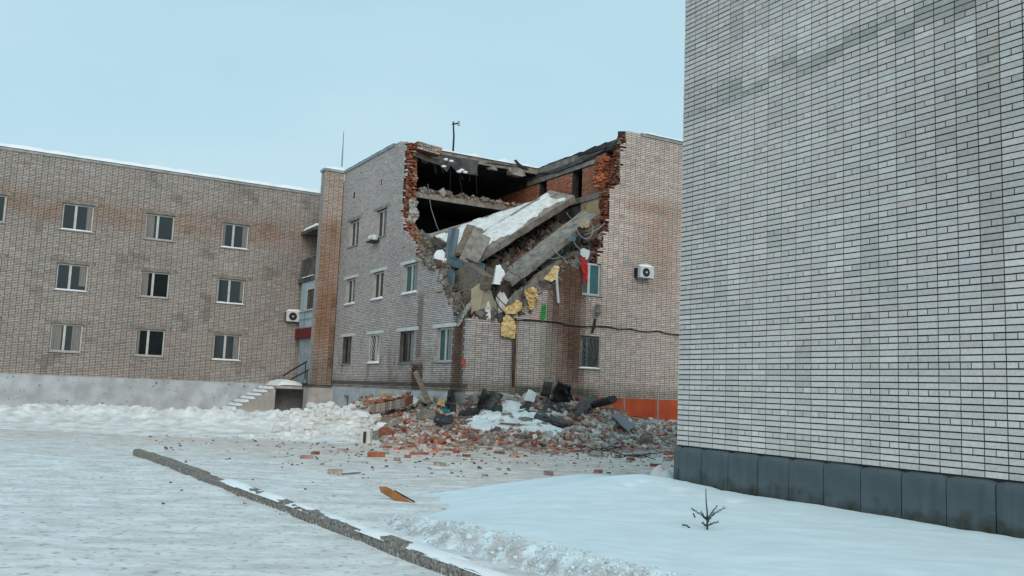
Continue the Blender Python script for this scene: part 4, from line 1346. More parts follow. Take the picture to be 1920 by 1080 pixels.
def beam(name, a, b, w, h, mat_, label, cat='beam', sidev=None):
    a, b = np.asarray(a, float), np.asarray(b, float)
    d = b - a; d /= np.linalg.norm(d)
    sv = np.cross(d, np.array([0, 1, 0.2])) if sidev is None else np.asarray(sidev, float); sv /= np.linalg.norm(sv)
    uv = np.cross(sv, d)
    mb = MB(); vs, fs = [], []; n = 5
    for i in range(n + 1):
        c = a + (b - a) * i / n
        for (x, y) in ((-.5, -.5), (.5, -.5), (.5, .5), (-.5, .5)):
            vs.append(c + sv * w * (x + rng.uniform(-.05, .05)) + uv * h * (y + rng.uniform(-.05, .05)) + d * (rng.uniform(-.06, .06) if i in (0, n) else 0))
    for i in range(n):
        for j in range(4):
            fs.append([i * 4 + j, i * 4 + (j + 1) % 4, (i + 1) * 4 + (j + 1) % 4, (i + 1) * 4 + j])
    fs += [[3, 2, 1, 0], [n * 4 + i for i in range(4)]]
    return mb.add(vs, fs).go(name, mat_, label=label, cat=cat)


beam('beam', onR(861, 478, 1.9), onR(883, 424, 3.0), .38, .14, M['wood'], 'dark leaning beam just right of the upright blue channel')
beam('beam', onR(868, 492, 1.5), onR(897, 430, 2.6), .36, .2, M['concrete'], 'rust edged leaning beam in the middle of the three before the snow')
beam('beam', onR(884, 490, 1.3), onR(910, 445, 2.2), .46, .18, M['concrete'], 'pale split beam at the right of the three leaning before the snow')


def scrap(name, outline, plane, val, thick, mat_, label, cat, seed=0, group=None, rough=0.10):
    """torn soft piece: its outline filled by a small grid of crumpled faces with thickness"""
    fn = {'L': onL, 'R': onR, 'Y': onY}[plane]
    xs = np.array([p[0] for p in outline], float); ys = np.array([p[1] for p in outline], float)
    step = max(.7, (xs.max() - xs.min()) / 26)
    gx_, gy_ = np.meshgrid(np.arange(xs.min(), xs.max() + step, step), np.arange(ys.min(), ys.max() + step, step))
    ins = inside(gx_ + (fbm(gx_, gy_, 3, .45, seed) - .5) * 5.0, gy_ + (fbm(gy_, gx_, 3, .45, seed + 3) - .5) * 5.0, [(a, b) for a, b in zip(xs, ys)])
    pts = np.array([[fn(x, y, val) for x, y in zip(r1, r2)] for r1, r2 in zip(gx_, gy_)])
    dr = pts - CAMP; dr /= np.linalg.norm(dr, axis=-1, keepdims=True)
    off = rough * 2 * (fbm(gx_, gy_, 3, .22, seed + 5) - .5)
    fr_ = pts + dr * (off - thick * .5)[..., None]; bk_ = pts + dr * (off + thick * .5)[..., None]
    v1, f1 = grid_mesh(fr_[..., 0], fr_[..., 1], fr_[..., 2], ins); v2, f2 = grid_mesh(bk_[..., 0], bk_[..., 1], bk_[..., 2], ins)
    n1 = len(v1)
    ed = {}
    for q in f1:
        for i in range(4):
            e = (q[i], q[(i + 1) % 4])
            if (e[1], e[0]) in ed: del ed[(e[1], e[0])]
            else: ed[e] = 1
    side = [[e[1], e[0], e[0] + n1, e[1] + n1] for e in ed]
    return build(name, np.concatenate([v1, v2]), np.concatenate([f1, f2[:, ::-1] + n1, np.array(side, int).reshape(-1, 4)]), mat_, label=label, cat=cat, group=group)


FG = 'torn scraps of yellow insulation'
scrap('foam_scrap', [(944, 596), (952, 590), (962, 600), (968, 612), (965, 634), (957, 633), (939, 628), (940, 612)], 'R', -.12, .09, M['foam'], 'largest yellow foam scrap hanging lowest on the wall above the drain pipe', 'insulation scrap', 1, FG)
scrap('foam_scrap', [(944, 578), (962, 570), (970, 563), (979, 568), (978, 580), (966, 588), (950, 588)], 'R', -.10, .12, M['foam'], 'crumpled pale foam scrap directly above the largest hanging one', 'insulation scrap', 2, FG)
scrap('foam_scrap', [(984, 545), (996, 538), (1006, 542), (1008, 560), (1002, 575), (994, 582), (990, 566), (985, 555)], 'R', -.12, .16, M['foam'], 'curled foam scrap with a dark orange hollow right of the corner', 'insulation scrap', 3, FG, rough=.2)
scrap('foam_scrap', [(1020, 523), (1032, 510), (1040, 498), (1048, 501), (1044, 520), (1034, 528)], 'R', -.10, .12, M['foam'], 'foam scrap at the head of the white hanging pipe', 'insulation scrap', 4, FG)
scrap('foam_scrap', [(1085, 418), (1096, 409), (1106, 416), (1104, 426), (1090, 427)], 'R', .2, .14, M['cardboard'], 'small pinkish foam lump among the wires above the white panel', 'insulation scrap', 5, FG)
MB().tube([onR(1043, 502, -.12), onR(1044, 530, -.12), onR(1047, 568, -.08)], .055, 8).go('hanging_pipe', M['plasticwhite'], label='thin white pipe hanging straight down the side wall', cat='pipe')
scrap('cloth_strip', [(1088, 484), (1097, 482), (1102, 500), (1100, 533), (1096, 530), (1091, 505)], 'R', -.08, .03, M['redcloth'], 'torn red cloth strip hanging left of the upper side window', 'cloth', 6)
scrap('plastic_strip', [(1019, 570), (1024, 571), (1023, 590), (1020, 602), (1015, 600), (1016, 586)], 'R', -.08, .03, M['green'], 'bright green plastic strip caught on the black wall cable', 'plastic strip', 7)
chunk('panel', [(1089, 468), (1094, 465), (1106, 470), (1105, 480), (1101, 488), (1089, 478)], 'R', -.1, .04, M['plasticwhite'], 'small white broken panel dangling above the red cloth', 'panel')
chunk('panel', [(1064, 447), (1070, 442), (1080, 443), (1080, 451), (1066, 452)], 'R', .3, .04, M['bluemetal'], 'small blue grey panel under the upper end of the bare plank', 'panel')
chunk('board', [(1118, 446), (1126, 436), (1138, 428), (1138, 440), (1126, 450)], 'R', .1, .05, M['concrete'], 'grey board wedged against the side wall below the plaster room', 'board')
scrap('hanging_sheet', [(768, 374), (779, 372), (783, 380), (779, 390), (786, 398), (785, 406), (779, 412), (778, 424), (773, 432), (760, 440), (755, 440), (762, 420), (768, 398)], 'R', 6.75, .05, M['cloth'], 'pale torn sheet hanging down the broken end of the front wall', 'sheet', 8, rough=.15)
scrap('cloth_strip', [(856, 610), (875, 572), (880, 568), (884, 572), (872, 590), (860, 612)][::-1], 'L', -.05, .03, M['cloth'], 'thin pale cloth strip at the corner above the last ground floor window', 'cloth', 9)

# snow and plaster heaped on the stub of the corner
def heap_small(name, s0, s1, t0, t1, z, h, label, seed, mat_):
    S, T = np.meshgrid(np.linspace(s0, s1, 26), np.linspace(t0, t1, 44))
    e = np.minimum(np.minimum(S - s0, s1 - S) / (s1 - s0), np.minimum(T - t0, t1 - T) / (t1 - t0)) * 2
    H = z - .15 + (h + .15) * ss(e, 0, .7) * (.5 + fbm(S * 3, T * 3, 4, 1.2, seed))
    Pw = CC + DL * S[..., None] + DR * T[..., None]
    v, f = grid_mesh(Pw[..., 0], Pw[..., 1], H)
    return build(name, v, f, mat_, label=label, cat='snow', smooth=True)


heap_small('snow_lump', -.02, .9, .12, 1.2, 4.25, .85, 'lump of snow and white plaster on the corner stub beside the foam', 131, M['pile'])
heap_small('snow_lump', .2, 1.0, 1.3, 2.3, 4.35, 1.1, 'dirty snow lump under the middle slab fragments', 133, M['pile'])
heap_small('snow_lump', 3.4, 4.6, .15, 1.0, 6.85, .45, 'strip of snow on the front wall stub below the wedge slab', 135, M['snow'])
heap_small('snow_lump', .9, 1.8, 1.5, 2.3, 5.9, .55, 'snow lump at the end of the level blue channel', 137, M['snow'])

# rods and wires dangling from the gap
WG = 'wires and rods dangling from the torn corner'
wires = [
    ([(905, 524, .2), (925, 548, .0), (957, 581, -.1)], .035, 'straight dark rod crossing in front of the corner plaster', 'darkmetal'),
    ([(925, 540, .2), (931, 568, .1), (946, 586, -.1), (961, 592, -.12)], .04, 'black cable curling into the foam above the largest scrap', 'darkmetal'),
    ([(1010, 482, .8), (1030, 484, .5), (1050, 482, .4)], .025, 'pale bent rod below the middle of the bare plank', 'metal'),
    ([(1040, 470, .5), (1058, 484, .3), (1064, 496, .2)], .03, 'second pale rod slanting down to the right in the dark debris', 'metal'),
    ([(1080, 425, .2), (1086, 440, .1), (1100, 448, -.1), (1110, 440, -.1), (1112, 425, .1), (1106, 412, .2)], .025, 'loop of pale wire hanging over the white panel', 'metal'),
    ([(1076, 452, .2), (1084, 464, .0), (1092, 468, -.1)], .025, 'short pale wire left of the white panel', 'metal'),
    ([(1096, 440, .1), (1116, 432, .0), (1134, 418, .0)], .03, 'pale flat cable stretched to the edge of the side wall', 'metal'),
    ([(1062, 398, 1.0), (1072, 410, .9), (1060, 424, .9)], .02, 'thin wire below the upper end of the snowy slab', 'metal'),
    ([(985, 470, 1.5), (966, 480, 1.4), (960, 496, 1.2), (966, 505, 1.1)], .03, 'rusty wire hoop in the dark under the snowy slab', 'rust'),
    ([(955, 508, .6), (972, 516, .2), (984, 532, .0), (978, 556, -.05)], .025, 'thin dark wire arching over the slab fragments', 'darkmetal'),
]
for pts, r, lab, mt in wires:
    P = [onR(*p) for p in pts]
    Q = []
    for i in range(len(P) - 1):
        for k in range(4): Q.append(P[i] + (P[i + 1] - P[i]) * k / 4 + ZZ * (-.04 * math.sin(math.pi * k / 4)))
    Q.append(P[-1])
    MB().tube(Q, r * .6, 5).go('wire', M[mt], label=lab, cat='wire', group=WG)
MB().tube([onR(802, 345, 6.9), onR(808, 390, 6.7), onR(819, 424, 6.4), onR(832, 450, 5.8)], .012, 4).go('wire', M['metal'], label='long thin wire hanging free in the left of the gap', cat='wire', group=WG)

mb = MB()
for i in range(130):
    s_, t_ = 7.0 + abs(rng.randn()) * .28, rng.uniform(.8, 6.9)
    d, c = [((.25, .12, .065), (.30, .11, .07)), (rng.uniform(.1, .35, 3), (.26, .245, .225)), (rng.uniform(.06, .18, 3), (.42, .41, .39))][rng.choice(3, p=[.4, .4, .2])]
    mb.box8(lump_v(d, rng) @ rot(rng, False).T + W(s_, t_, 10.43 + rng.uniform(0, .10)), tuple(np.array(c) * rng.uniform(.5, 1.2)))
mb.go('ledge_rubble', M['loose'], kind='stuff', label='bits of brick and concrete lying along the torn edge of the attic floor', cat='debris')
for i in range(9):
    t_ = rng.uniform(1.0, 6.6)
    mb = MB()
    mb.box8(lump_v((rng.uniform(.2, .5), rng.uniform(.3, .9), rng.uniform(.12, .35)), rng, .3) @ np.array(Matrix.Rotation(YAW + math.pi / 2 + rng.uniform(-.4, .4), 3, 'Z')).T + W(7.02 + rng.uniform(0, .2), t_, 12.08 + rng.uniform(-.05, .06)))
    mb.go('ceiling_fragment', M['concrete'], label='broken concrete fragment hanging from the torn edge of the roof slab', cat='concrete fragment', group='fragments hanging from the roof edge')
# reinforcing bars sticking out of the slabs
for sl, e0, e1, dn in ((sA, PA[0], PA[3], PA[0] - PA[1]), (sB, PB[0], PB[3], PB[0] - PB[1]), (sA, PA[1], PA[2], PA[1] - PA[0]), (sC, PC[0], PC[3], PC[0] - PC[1])):
    dn = dn / np.linalg.norm(dn)
    for i in range(6):
        p_ = e0 + (e1 - e0) * (i + .5) / 6 - ZZ * .14
        L_ = rng.uniform(.25, .8)
        MB().tube([p_ - dn * .1, p_ + dn * L_ * .6 + ZZ * rng.uniform(-.05, .05), p_ + dn * L_ + ZZ * rng.uniform(-.3, .05) + rng.randn(3) * .06], .013, 5).go('rebar', M['rust'], sl)
for i in range(9):
    x_, y_ = rng.uniform(785, 905), rng.uniform(300, 318)
    ln = rng.uniform(12, 55)
    P = [onR(x_, y_, 6.7), onR(x_ + rng.uniform(-4, 4), y_ + ln * .5, 6.5), onR(x_ + rng.uniform(-8, 8), y_ + ln, 6.3)]
    MB().tube(P, .010, 4).go('wire', M['darkmetal'], label='thin wire dangling from the drooping roof membrane above the dark attic', cat='wire', group='wires hanging from the torn roof')
for i in range(22):
    s_, t_ = rng.uniform(.1, 1.4), rng.uniform(.3, 6.2)
    if i % 2: s_, t_ = rng.uniform(.3, 6.0), rng.uniform(.1, 1.0)
    p_ = W(s_, t_, float(gap_z(np.array(s_), np.array(t_))) + .08)
    d_ = rng.randn(3); d_[2] = abs(d_[2]) * .5 - .2; d_ /= np.linalg.norm(d_)
    L_ = rng.uniform(.5, 1.3)
    MB().tube([p_, p_ + d_ * L_ * .5 + ZZ * .05, p_ + d_ * L_ - ZZ * rng.uniform(0, .35)], .014, 5).go('bent_rod', M['rust' if i % 3 else 'metal'], label='bent steel rod sticking out of the dark debris in the torn corner', cat='rod', group='bent rods in the debris of the gap')

# more loose slabs and boards lying in the gap
DG = 'boards and laths thrown about in the gap'
for k, (pa, pb, sv, w_, mt, lab) in enumerate([
    ((872, 548), (898, 566), .6, .3, 'wood', 'short brown lath left of the beige folded board'),
    ((812, 448), (836, 462), 4.2, .25, 'concrete_dark', 'dark lath on the snow strip left of the upright channel'),
    ((1085, 432), (1122, 414), .4, .22, 'rust', 'rust brown lath under the top end of the bare plank'),
    ((1096, 450), (1118, 441), .1, .2, 'rust', 'rust brown lath beside the wire loop'),
    ((1040, 512), (1062, 494), .2, .3, 'rust', 'reddish broken edge piece left of the white hanging pipe'),
    ((918, 520), (950, 500), 1.2, .4, 'concrete_dark', 'dark lath below the end of the level channel'),
    ((1030, 462), (1072, 436), 1.3, .3, 'concrete_dark', 'dark lath right under the bare plank'),
]):
    beam('lath', onR(*pa, sv), onR(*pb, sv), w_, .07, M[mt], lab, 'lath')

for (x, y, d, lab) in ((1133, 312, (.8, .5, .95), 'upper big red masonry lump at the broken end of the attic wall'), (1131, 340, (.9, .5, .7), 'lower red masonry lump at the broken end of the attic wall')):
    v_, f_ = rock(np.array(d) * .8, rng, .12)
    c_ = onL(x, y, 6.95)
    mo = build('masonry_lump', v_ + c_, f_, M['redlump'], label=lab, cat='masonry')
    mb = MB()
    for i in range(90):
        q_ = rng.randn(3); q_ /= np.linalg.norm(q_)
        R_ = np.array(Matrix.Rotation(YAW + math.pi / 2 + rng.uniform(-.3, .3), 3, 'Z') @ Matrix.Rotation(rng.uniform(-.25, .25), 3, 'X'))
        mb.box8(lump_v((.24, .13, .075), rng, .12) @ R_.T + c_ + q_ * np.array(d) * .44, tuple(np.array((.48, .17, .085)) * rng.uniform(.5, 1.25)))
    mb.go('lump_bricks', M['loose'], mo, kind='stuff')
# torn roof covering above the gap
def sheet(name, top, bot, mat_, label, cat, thick=.03, nu=5, sag=0.0, parent=None):
    top = [np.asarray(p, float) for p in top]; bot = [np.asarray(p, float) for p in bot]
    n = len(top); rows = 5
    F, B = [], []
    nn = np.cross(top[-1] - top[0], bot[0] - top[0]); nn /= np.linalg.norm(nn)
    for i in range(n):
        for j in range(rows):
            g = j / (rows - 1)
            p = top[i] * (1 - g) + bot[i] * g + nn * (sag * math.sin(math.pi * g) + .05 * (float(vn(i * .9, g * 3 + n)) - .5))
            F.append(p); B.append(p + nn * thick)
    fs = []
    m = n * rows
    for i in range(n - 1):
        for j in range(rows - 1):
            q = [i * rows + j, (i + 1) * rows + j, (i + 1) * rows + j + 1, i * rows + j + 1]
            fs.append(q); fs.append([x + m for x in q[::-1]])
    bd = [i * rows for i in range(n)] + [(n - 1) * rows + j for j in range(1, rows)] + [i * rows + rows - 1 for i in range(n - 2, -1, -1)] + [j for j in range(rows - 2, 0, -1)]
    for a_, b_ in zip(bd, bd[1:] + bd[:1]): fs.append([b_, a_, a_ + m, b_ + m])
    return build(name, F + B, fs, mat_, parent, label=label, cat=cat)


tp = [(775, 283), (798, 286), (822, 291), (838, 293), (846, 293), (858, 296), (872, 299), (897, 304)]
bt = [(776, 291), (799, 300), (824, 308), (838, 321), (846, 309), (857, 321), (871, 324), (896, 329)]
mbr = sheet('roof_membrane', [onR(*p, 7.0) + ZZ * .06 for p in tp], [onR(*p, 6.55) for p in bt], M['rooffelt'], 'torn grey roof membrane drooping over the left of the gap', 'roofing', sag=.1)
for (x, y) in ((866, 319), (861, 322), (872, 323), (832, 312), (836, 299), (846, 302)):
    p = onR(x, y, 6.35)
    v_, f_ = rock((.24, .18, .12), rng); build('snow_lump', v_ + p, f_, M['snow'], mbr, smooth=True)
# masonry fragment lying on the roof edge
ma = onR(783, 279, 6.7); mbx = onR(826, 291, 6.4)
du = mbx - ma; Lu = np.linalg.norm(du); du /= Lu
blk = MB().pbox(ma + DL * .02, du * Lu, DL * .5, ZZ * .36).go('masonry_fragment', M['redcore'], label='tilted fragment of parapet brickwork resting on the roof edge', cat='masonry')
u = 0.0
while u < Lu - .1:
    for r_ in range(4):
        w_ = .25
        c = np.array((.36, .34, .32)) if (u < Lu * .7 or r_ < 1) else np.array((.44, .28, .22))
        mb = MB().pbox(ma + du * (u + (.12 if r_ % 2 else 0)) + ZZ * (r_ * .088 + .01) - DL * rng.uniform(.02, .07), du * (w_ - .02), DL * .12, ZZ * .07, tuple(c * rng.uniform(.6, 1.25)))
        mb.go('brick', M['loose'], blk)
    u += .26
# flaps of felt sticking up
MB().prism([onR(1160, 268, .5), onR(1160, 246, .5), onR(1174, 246, .5), onR(1168, 256, .5)], DL * .06).go('felt_flap', M['felt'], label='black felt flap sticking up at the torn end of the side wall', cat='roofing')
fl = [(1080, 292), (1100, 281), (1116, 273), (1121, 277), (1128, 270), (1136, 266), (1148, 268), (1160, 264), (1150, 275), (1132, 278), (1112, 285)]
MB().prism([onL(x, y, 6.95) for x, y in fl], DR * .25).go('felt_flap', M['felt'], label='long jagged black felt edge above the red attic wall', cat='roofing')
MB().prism([onL(x, y, 6.95) for x, y in ((1006, 325), (1040, 318), (1085, 298), (1135, 278), (1128, 284), (1088, 305), (1040, 324))], DR * .2).go('felt_flap', M['rooffelt'], label='grey strip of torn felt over the attic door lintels', cat='roofing')
MB().prism([onR(x, y, 6.9) for x, y in ((964, 300), (968, 299), (974, 306), (992, 318), (984, 317), (970, 309))], DL * .04).go('felt_flap', M['felt'], label='pointed felt strip standing up at the inner corner of the roof', cat='roofing')
MB().prism([onR(x, y, 6.97) for x, y in ((905, 305), (930, 306), (960, 311), (990, 315), (955, 312))], DL * .05).go('felt_flap', M['felt'], label='thin dark felt lip along the slab edge behind the gap', cat='roofing')

# ------------------------------------------------------------------ rubble heap on the ground
AZ = lambda px: (px - 960) / FPX
_a = np.array([AZ(x) for x in (600, 640, 690, 760, 800, 850, 890, 950, 1000, 1050, 1100, 1150, 1200, 1266, 1350, 1450)])
_h = np.array([0, .25, .95, 1.1, 1.0, .85, .85, 1.1, 1.3, 1.4, 1.2, .85, .58, .52, .4, .3])
_fd = np.interp(_a, [AZ(x) for x in (600, 640, 690, 730, 760, 900, 1050, 1266, 1350, 1450)], [31, 30, 26.5, 25.2, 25.0, 25.2, 25.7, 27.2, 28, 29])


def foot(a_):
    a_ = np.asarray(a_, float)
    return np.interp(a_, _a, _fd) + 1.5 * (fbm(a_ * 60, a_ * 0 + 2.2, 4, 1.0, 149) - .5)


def wall_y(a_):
    a_ = np.asarray(a_, float)
    yl = (DR @ CC) / (DR[0] * a_ + DR[1]); yr = (DL @ CC) / (DL[0] * a_ + DL[1])
    return np.where(a_ < CX / CY, yl, yr)


def heap_z(x, y):
    a_ = x / y
    df = foot(a_); dw = wall_y(a_); r = (y - df) / (dw - df)
    p = np.clip(r / .8, 0, 1); p = 1 - (1 - p) ** 1.7
    H = np.interp(a_, _a, _h)
    z = H * p * (.82 + .36 * fbm(x, y, 4, .9, 141)) + .22 * (fbm(x, y, 4, 1.9, 142) - .5) * np.clip(p * 2.5, 0, 1)
    return np.where(r > -.02, z, -.1) - 0.02, r


X, Y = np.meshgrid(np.arange(-7, 8.5, .1), np.arange(24, 46, .1))
Z, r = heap_z(X, Y)
v, f = grid_mesh(X, Y, Z, (Z > -.03) & (r < 1.02) & (X / Y < AZ(1450)) & (X / Y > AZ(610)))
tc_ = np.array([0.33, 0.26, 0.22]) * (.55 + .8 * rng.rand(len(f), 1))
tc_ = np.where(rng.rand(len(f), 1) > .8, np.array([[.30, .12, .08]]) * (.7 + .6 * rng.rand(len(f), 1)), tc_)
tc_ = np.where(rng.rand(len(f), 1) > .85, np.array([[.40, .38, .355]]), tc_)
build('rubble_heap', v, f, M['dust'], kind='stuff', tint=tc_, label='wide heap of brick rubble at the foot of the torn corner', cat='rubble')


def on_heap(px, py):
    """where the view through a picture point meets the heap"""
    d = ray(px, py); k = 23.0
    while k < 46:
        p = CAMP + d * k / d[1]
        z, _ = heap_z(np.array(p[0]), np.array(p[1]))
        if p[2] <= max(float(z), 0.0): return p
        k += .05
    return CAMP + d * 30 / d[1]


# snow caught on the heap
sp = [(856, 806), (880, 784), (905, 772), (930, 768), (950, 752), (968, 752), (985, 764), (1000, 778), (1010, 792), (1050, 804), (1092, 820), (1050, 826), (990, 816), (940, 812), (900, 812)]
spw = [on_heap(*p)[:2] for p in sp]
X, Y = np.meshgrid(np.arange(-3.5, 3.5, .07), np.arange(24.5, 36, .07))
Zh, r = heap_z(X, Y)
q = (seg_sdf(X, Y, spw + [spw[0]]) * np.where(inside(X, Y, spw), 1, -1)) + .9 * (fbm(X, Y, 4, 1.4, 151) - .5)
Zs = Zh + .10 * ss(q, 0, .3) + .10 * (np.abs(fbm(X, Y, 4, 2.5, 152) - .5)) + .02
v, f = grid_mesh(X, Y, Zs, (q > 0) & (r > .05))
build('heap_snow', v, f, M['dirtysnow'], kind='structure', smooth=True, label='white snow fallen from the roof onto the middle of the rubble heap')

FELTS = [[(1000, 800), (1068, 810), (1130, 776), (1150, 762), (1120, 752), (1030, 744)], [(893, 776), (922, 782), (942, 757), (904, 749)], [(1146, 798), (1176, 827), (1193, 816), (1158, 783)],
         [(858, 792), (900, 784), (902, 772), (864, 777)]]
FELTS = [[on_heap(*p)[:2] for p in q_] for q_ in FELTS]

# bricks
PAL = {'red': [(.46, .15, .08), (.36, .14, .10), (.47, .23, .165), (.29, .125, .095), (.46, .29, .23)], 'pale': [(.50, .46, .425), (.42, .385, .35), (.56, .53, .50), (.38, .32, .28)]}


def brick_mesh(col, full, seed):
    rs = np.random.RandomState(seed)
    L_ = .25 if full else rs.uniform(.12, .18)
    n = 3
    vs, fs = [], []
    for i in range(n + 1):
        x = -L_ / 2 + L_ * i / n
        for (y, z) in ((-.062, 0), (.062, 0), (.062, .078), (-.062, .078)):
            e = (rs.uniform(-.03, .03) if (i == n and not full) else 0)
            vs.append((x + e + rs.uniform(-.004, .004), y + rs.uniform(-.005, .005), z + rs.uniform(-.004, .004)))
    for i in range(n):
        for j in range(4): fs.append([i * 4 + j, i * 4 + (j + 1) % 4, (i + 1) * 4 + (j + 1) % 4, (i + 1) * 4 + j])
    fs += [[3, 2, 1, 0], [n * 4 + i for i in range(4)]]
    ts = []
    cap = rs.rand() < .45
    for i, q in enumerate(fs):
        c = np.array(col) * rs.uniform(.85, 1.15)
        if cap and i % 4 == 2: c = np.array((.36, .335, .30))
        ts.append(c)
    return np.array(vs), fs, np.array(ts)


protoB = {}
for kind_ in PAL:
    for i, c in enumerate(PAL[kind_]):
        for full in (True, False):
            protoB[kind_, i, full] = brick_mesh(c, full, 1000 + i * 7 + full + (50 if kind_ == 'pale' else 0))
cand = []
for i in range(4300):
    a_ = rng.uniform(AZ(650), AZ(1290))
    rr = rng.beta(1.0, 1.7) * 1.0 - .015
    if rng.rand() < .07: rr = -abs(rng.randn()) * .12
    df = float(foot(a_)); dw = float(wall_y(a_))
    y = df + rr * (dw - df); x = a_ * y
    if rr > .12 and inside(np.array(x), np.array(y), spw) and rng.rand() < .86: continue
    if a_ < AZ(730) and (rr < .3 or rng.rand() < .5): continue
    if rng.rand() < .88 and any(inside(np.array(x), np.array(y), q_) for q_ in FELTS): continue
    z = max(float(heap_z(np.array(x), np.array(y))[0]), 0.0) if rr > 0 else float(ground_z(np.array(x), np.array(y)))
    kd = 'red' if rng.rand() < (.46 if rr < .45 else .36) else 'pale'
    full = rng.rand() < .68
    pr = protoB[kd, rng.randint(len(PAL[kd])), full]
    flat = rr < 0 or rng.rand() < .3
    R_ = np.array(Matrix.Rotation(rng.uniform(0, 6.28), 3, 'Z') @ Matrix.Rotation(0 if flat else rng.uniform(-1.2, 1.2), 3, 'X') @ Matrix.Rotation(0 if flat else rng.uniform(-.9, .9), 3, 'Y'))
    cand.append((y + (0 if full else 3), kd, pr, R_, np.array([x, y, z - .02 + (0 if flat else rng.uniform(0, .09))]), full, rr))
cand.sort(key=lambda q: q[0])
bm_cache = {}


def brick_obj(pr, R_, p, label, group, sc_=1.0):
    key = id(pr)
    if key not in bm_cache:
        me = bpy.data.meshes.new('brick')
        me.from_pydata(pr[0].tolist(), [], pr[1])
        at = me.attributes.new('tint', 'FLOAT_COLOR', 'FACE')
        at.data.foreach_set('color', np.concatenate([pr[2], np.ones((len(pr[2]), 1))], 1).astype(np.float32).ravel())
        me.materials.append(M['loose'])
        bm_cache[key] = me
    o = bpy.data.objects.new('brick', bm_cache[key])
    m4 = np.eye(4); m4[:3, :3] = R_ * sc_; m4[:3, 3] = p
    o.matrix_world = Matrix(m4.tolist())
    COL.objects.link(o)
    return tag(o, label, 'brick', group)


ZONES = [(AZ(760), 'at the left foot of the heap'), (AZ(850), 'left of the fallen snow'), (AZ(950), 'below the left half of the fallen snow'),
         (AZ(1060), 'below the right half of the fallen snow'), (AZ(1140), 'below the crumpled felt'), (AZ(1210), 'below the sloping metal sheet'), (9, 'at its end by the near wall')]
for q in cand[:280]:
    zn = next(z_ for a_, z_ in ZONES if q[4][0] / q[4][1] < a_)
    w_ = ('red' if q[1] == 'red' else 'pale grey') + (' brick' if len(q) < 6 or q[5] else ' half brick')
    if q[6] < 0.004: zn = 'thrown clear of the heap, ' + zn.replace('half of the fallen', 'of the fallen')
    brick_obj(q[2], q[3], q[4], w_ + (' ' if zn.startswith('thrown') else ' lying ') + zn, w_ + 's ' + zn)
mb = MB()
Vs, Fs, Ts, n = [], [], [], 0
for q in cand[280:]:
    v = q[2][0] @ q[3].T + q[4]
    Vs.append(v); Fs += [[i + n for i in f_] for f_ in q[2][1]]; Ts.append(q[2][2] * rng.uniform(.75, 1.25)); n += len(v)
build('loose_bricks', np.concatenate(Vs), Fs, M['loose'], kind='stuff', tint=np.concatenate(Ts), label='countless smaller bricks and halves covering the heap behind the front slope', cat='bricks')

# laths, bars and powder in the heap
for i in range(34):
    a_ = rng.uniform(AZ(720), AZ(1270)); rr = rng.uniform(.05, .8)
    dw = float(wall_y(a_)); df = float(foot(a_)); y = df + rr * (dw - df); x = a_ * y
    p_ = np.array([x, y, float(heap_z(np.array(x), np.array(y))[0]) + .08])
    d_ = np.array([rng.choice([-1, 1]), rng.uniform(-.6, .3), rng.uniform(-.12, .16)]); d_ /= np.linalg.norm(d_)
    L_ = rng.uniform(.5, 1.6)
    if i % 2: beam('lath', p_, p_ + d_ * L_, .06, .025, M[('palewood', 'wood', 'palewood', 'white')[i % 4]], 'splintered lath poking out of the brick rubble heap', 'lath').__setitem__('group', 'laths in the rubble heap')
    else: MB().tube([p_, p_ + d_ * L_ * .5 + ZZ * .08, p_ + d_ * L_], .012, 5).go('bent_rod', M['rust'], label='rusty bent bar poking out of the brick rubble heap', cat='rod', group='rusty bars in the rubble heap')

# bigger broken lumps in the heap
mb = MB()
for i in range(420):
    a_ = rng.uniform(AZ(700), AZ(1280)); rr = rng.uniform(.03, .95)
    df = float(foot(a_)); dw = float(wall_y(a_)); y = df + rr * (dw - df); x = a_ * y
    if inside(np.array(x), np.array(y), spw) and rng.rand() < .7: continue
    if any(inside(np.array(x), np.array(y), q_) for q_ in FELTS): continue
    z = float(heap_z(np.array(x), np.array(y))[0])
    c = np.array([(.30, .28, .26), (.22, .20, .18), (.38, .36, .34), (.30, .14, .10), (.70, .70, .68)][rng.choice(5, p=[.32, .22, .14, .20, .12])])
    d = rng.uniform(.08, .34, 3) * np.array([1, 1, .6])
    mb.box8(lump_v(d, rng, .28) @ rot(rng, False).T + np.array([x, y, z + .03]), tuple(c * rng.uniform(.7, 1.2)))
mb.go('rubble_lumps', M['loose'], kind='stuff', label='broken concrete and mortar lumps mixed through the heap', cat='rubble')

# grit scattered on the yard
mb = MB()
for i in range(2600):
    y = rng.uniform(10.5, 27.5) ** 1.0
    if rng.rand() > .75 * ((y - 8) / 19) ** 2.4: continue
    a_ = rng.uniform(AZ(300), AZ(1290)); x = a_ * y
    if a_ < AZ(540) and rng.rand() < .6: continue
    if inside(np.array(x), np.array(y), poly): continue
    c = [(.12, .105, .095), (.24, .11, .08), (.28, .26, .24)][rng.choice(3, p=[.6, .2, .2])]
    d = np.array([min(rng.gamma(1.5, .022) + .012, .032 if y < 17 else .065) for _ in range(3)]) * np.array([1.3, 1, .6])
    mb.box8(lump_v(d, rng, .25) @ rot(rng, False).T + np.array([x, y, float(ground_z(np.array(x), np.array(y))) + d[2] * .25]), tuple(np.array(c) * rng.uniform(.7, 1.3)))
mb.go('grit', M['loose'], kind='stuff', label='small dark chips and brick crumbs strewn over the yard snow', cat='grit')


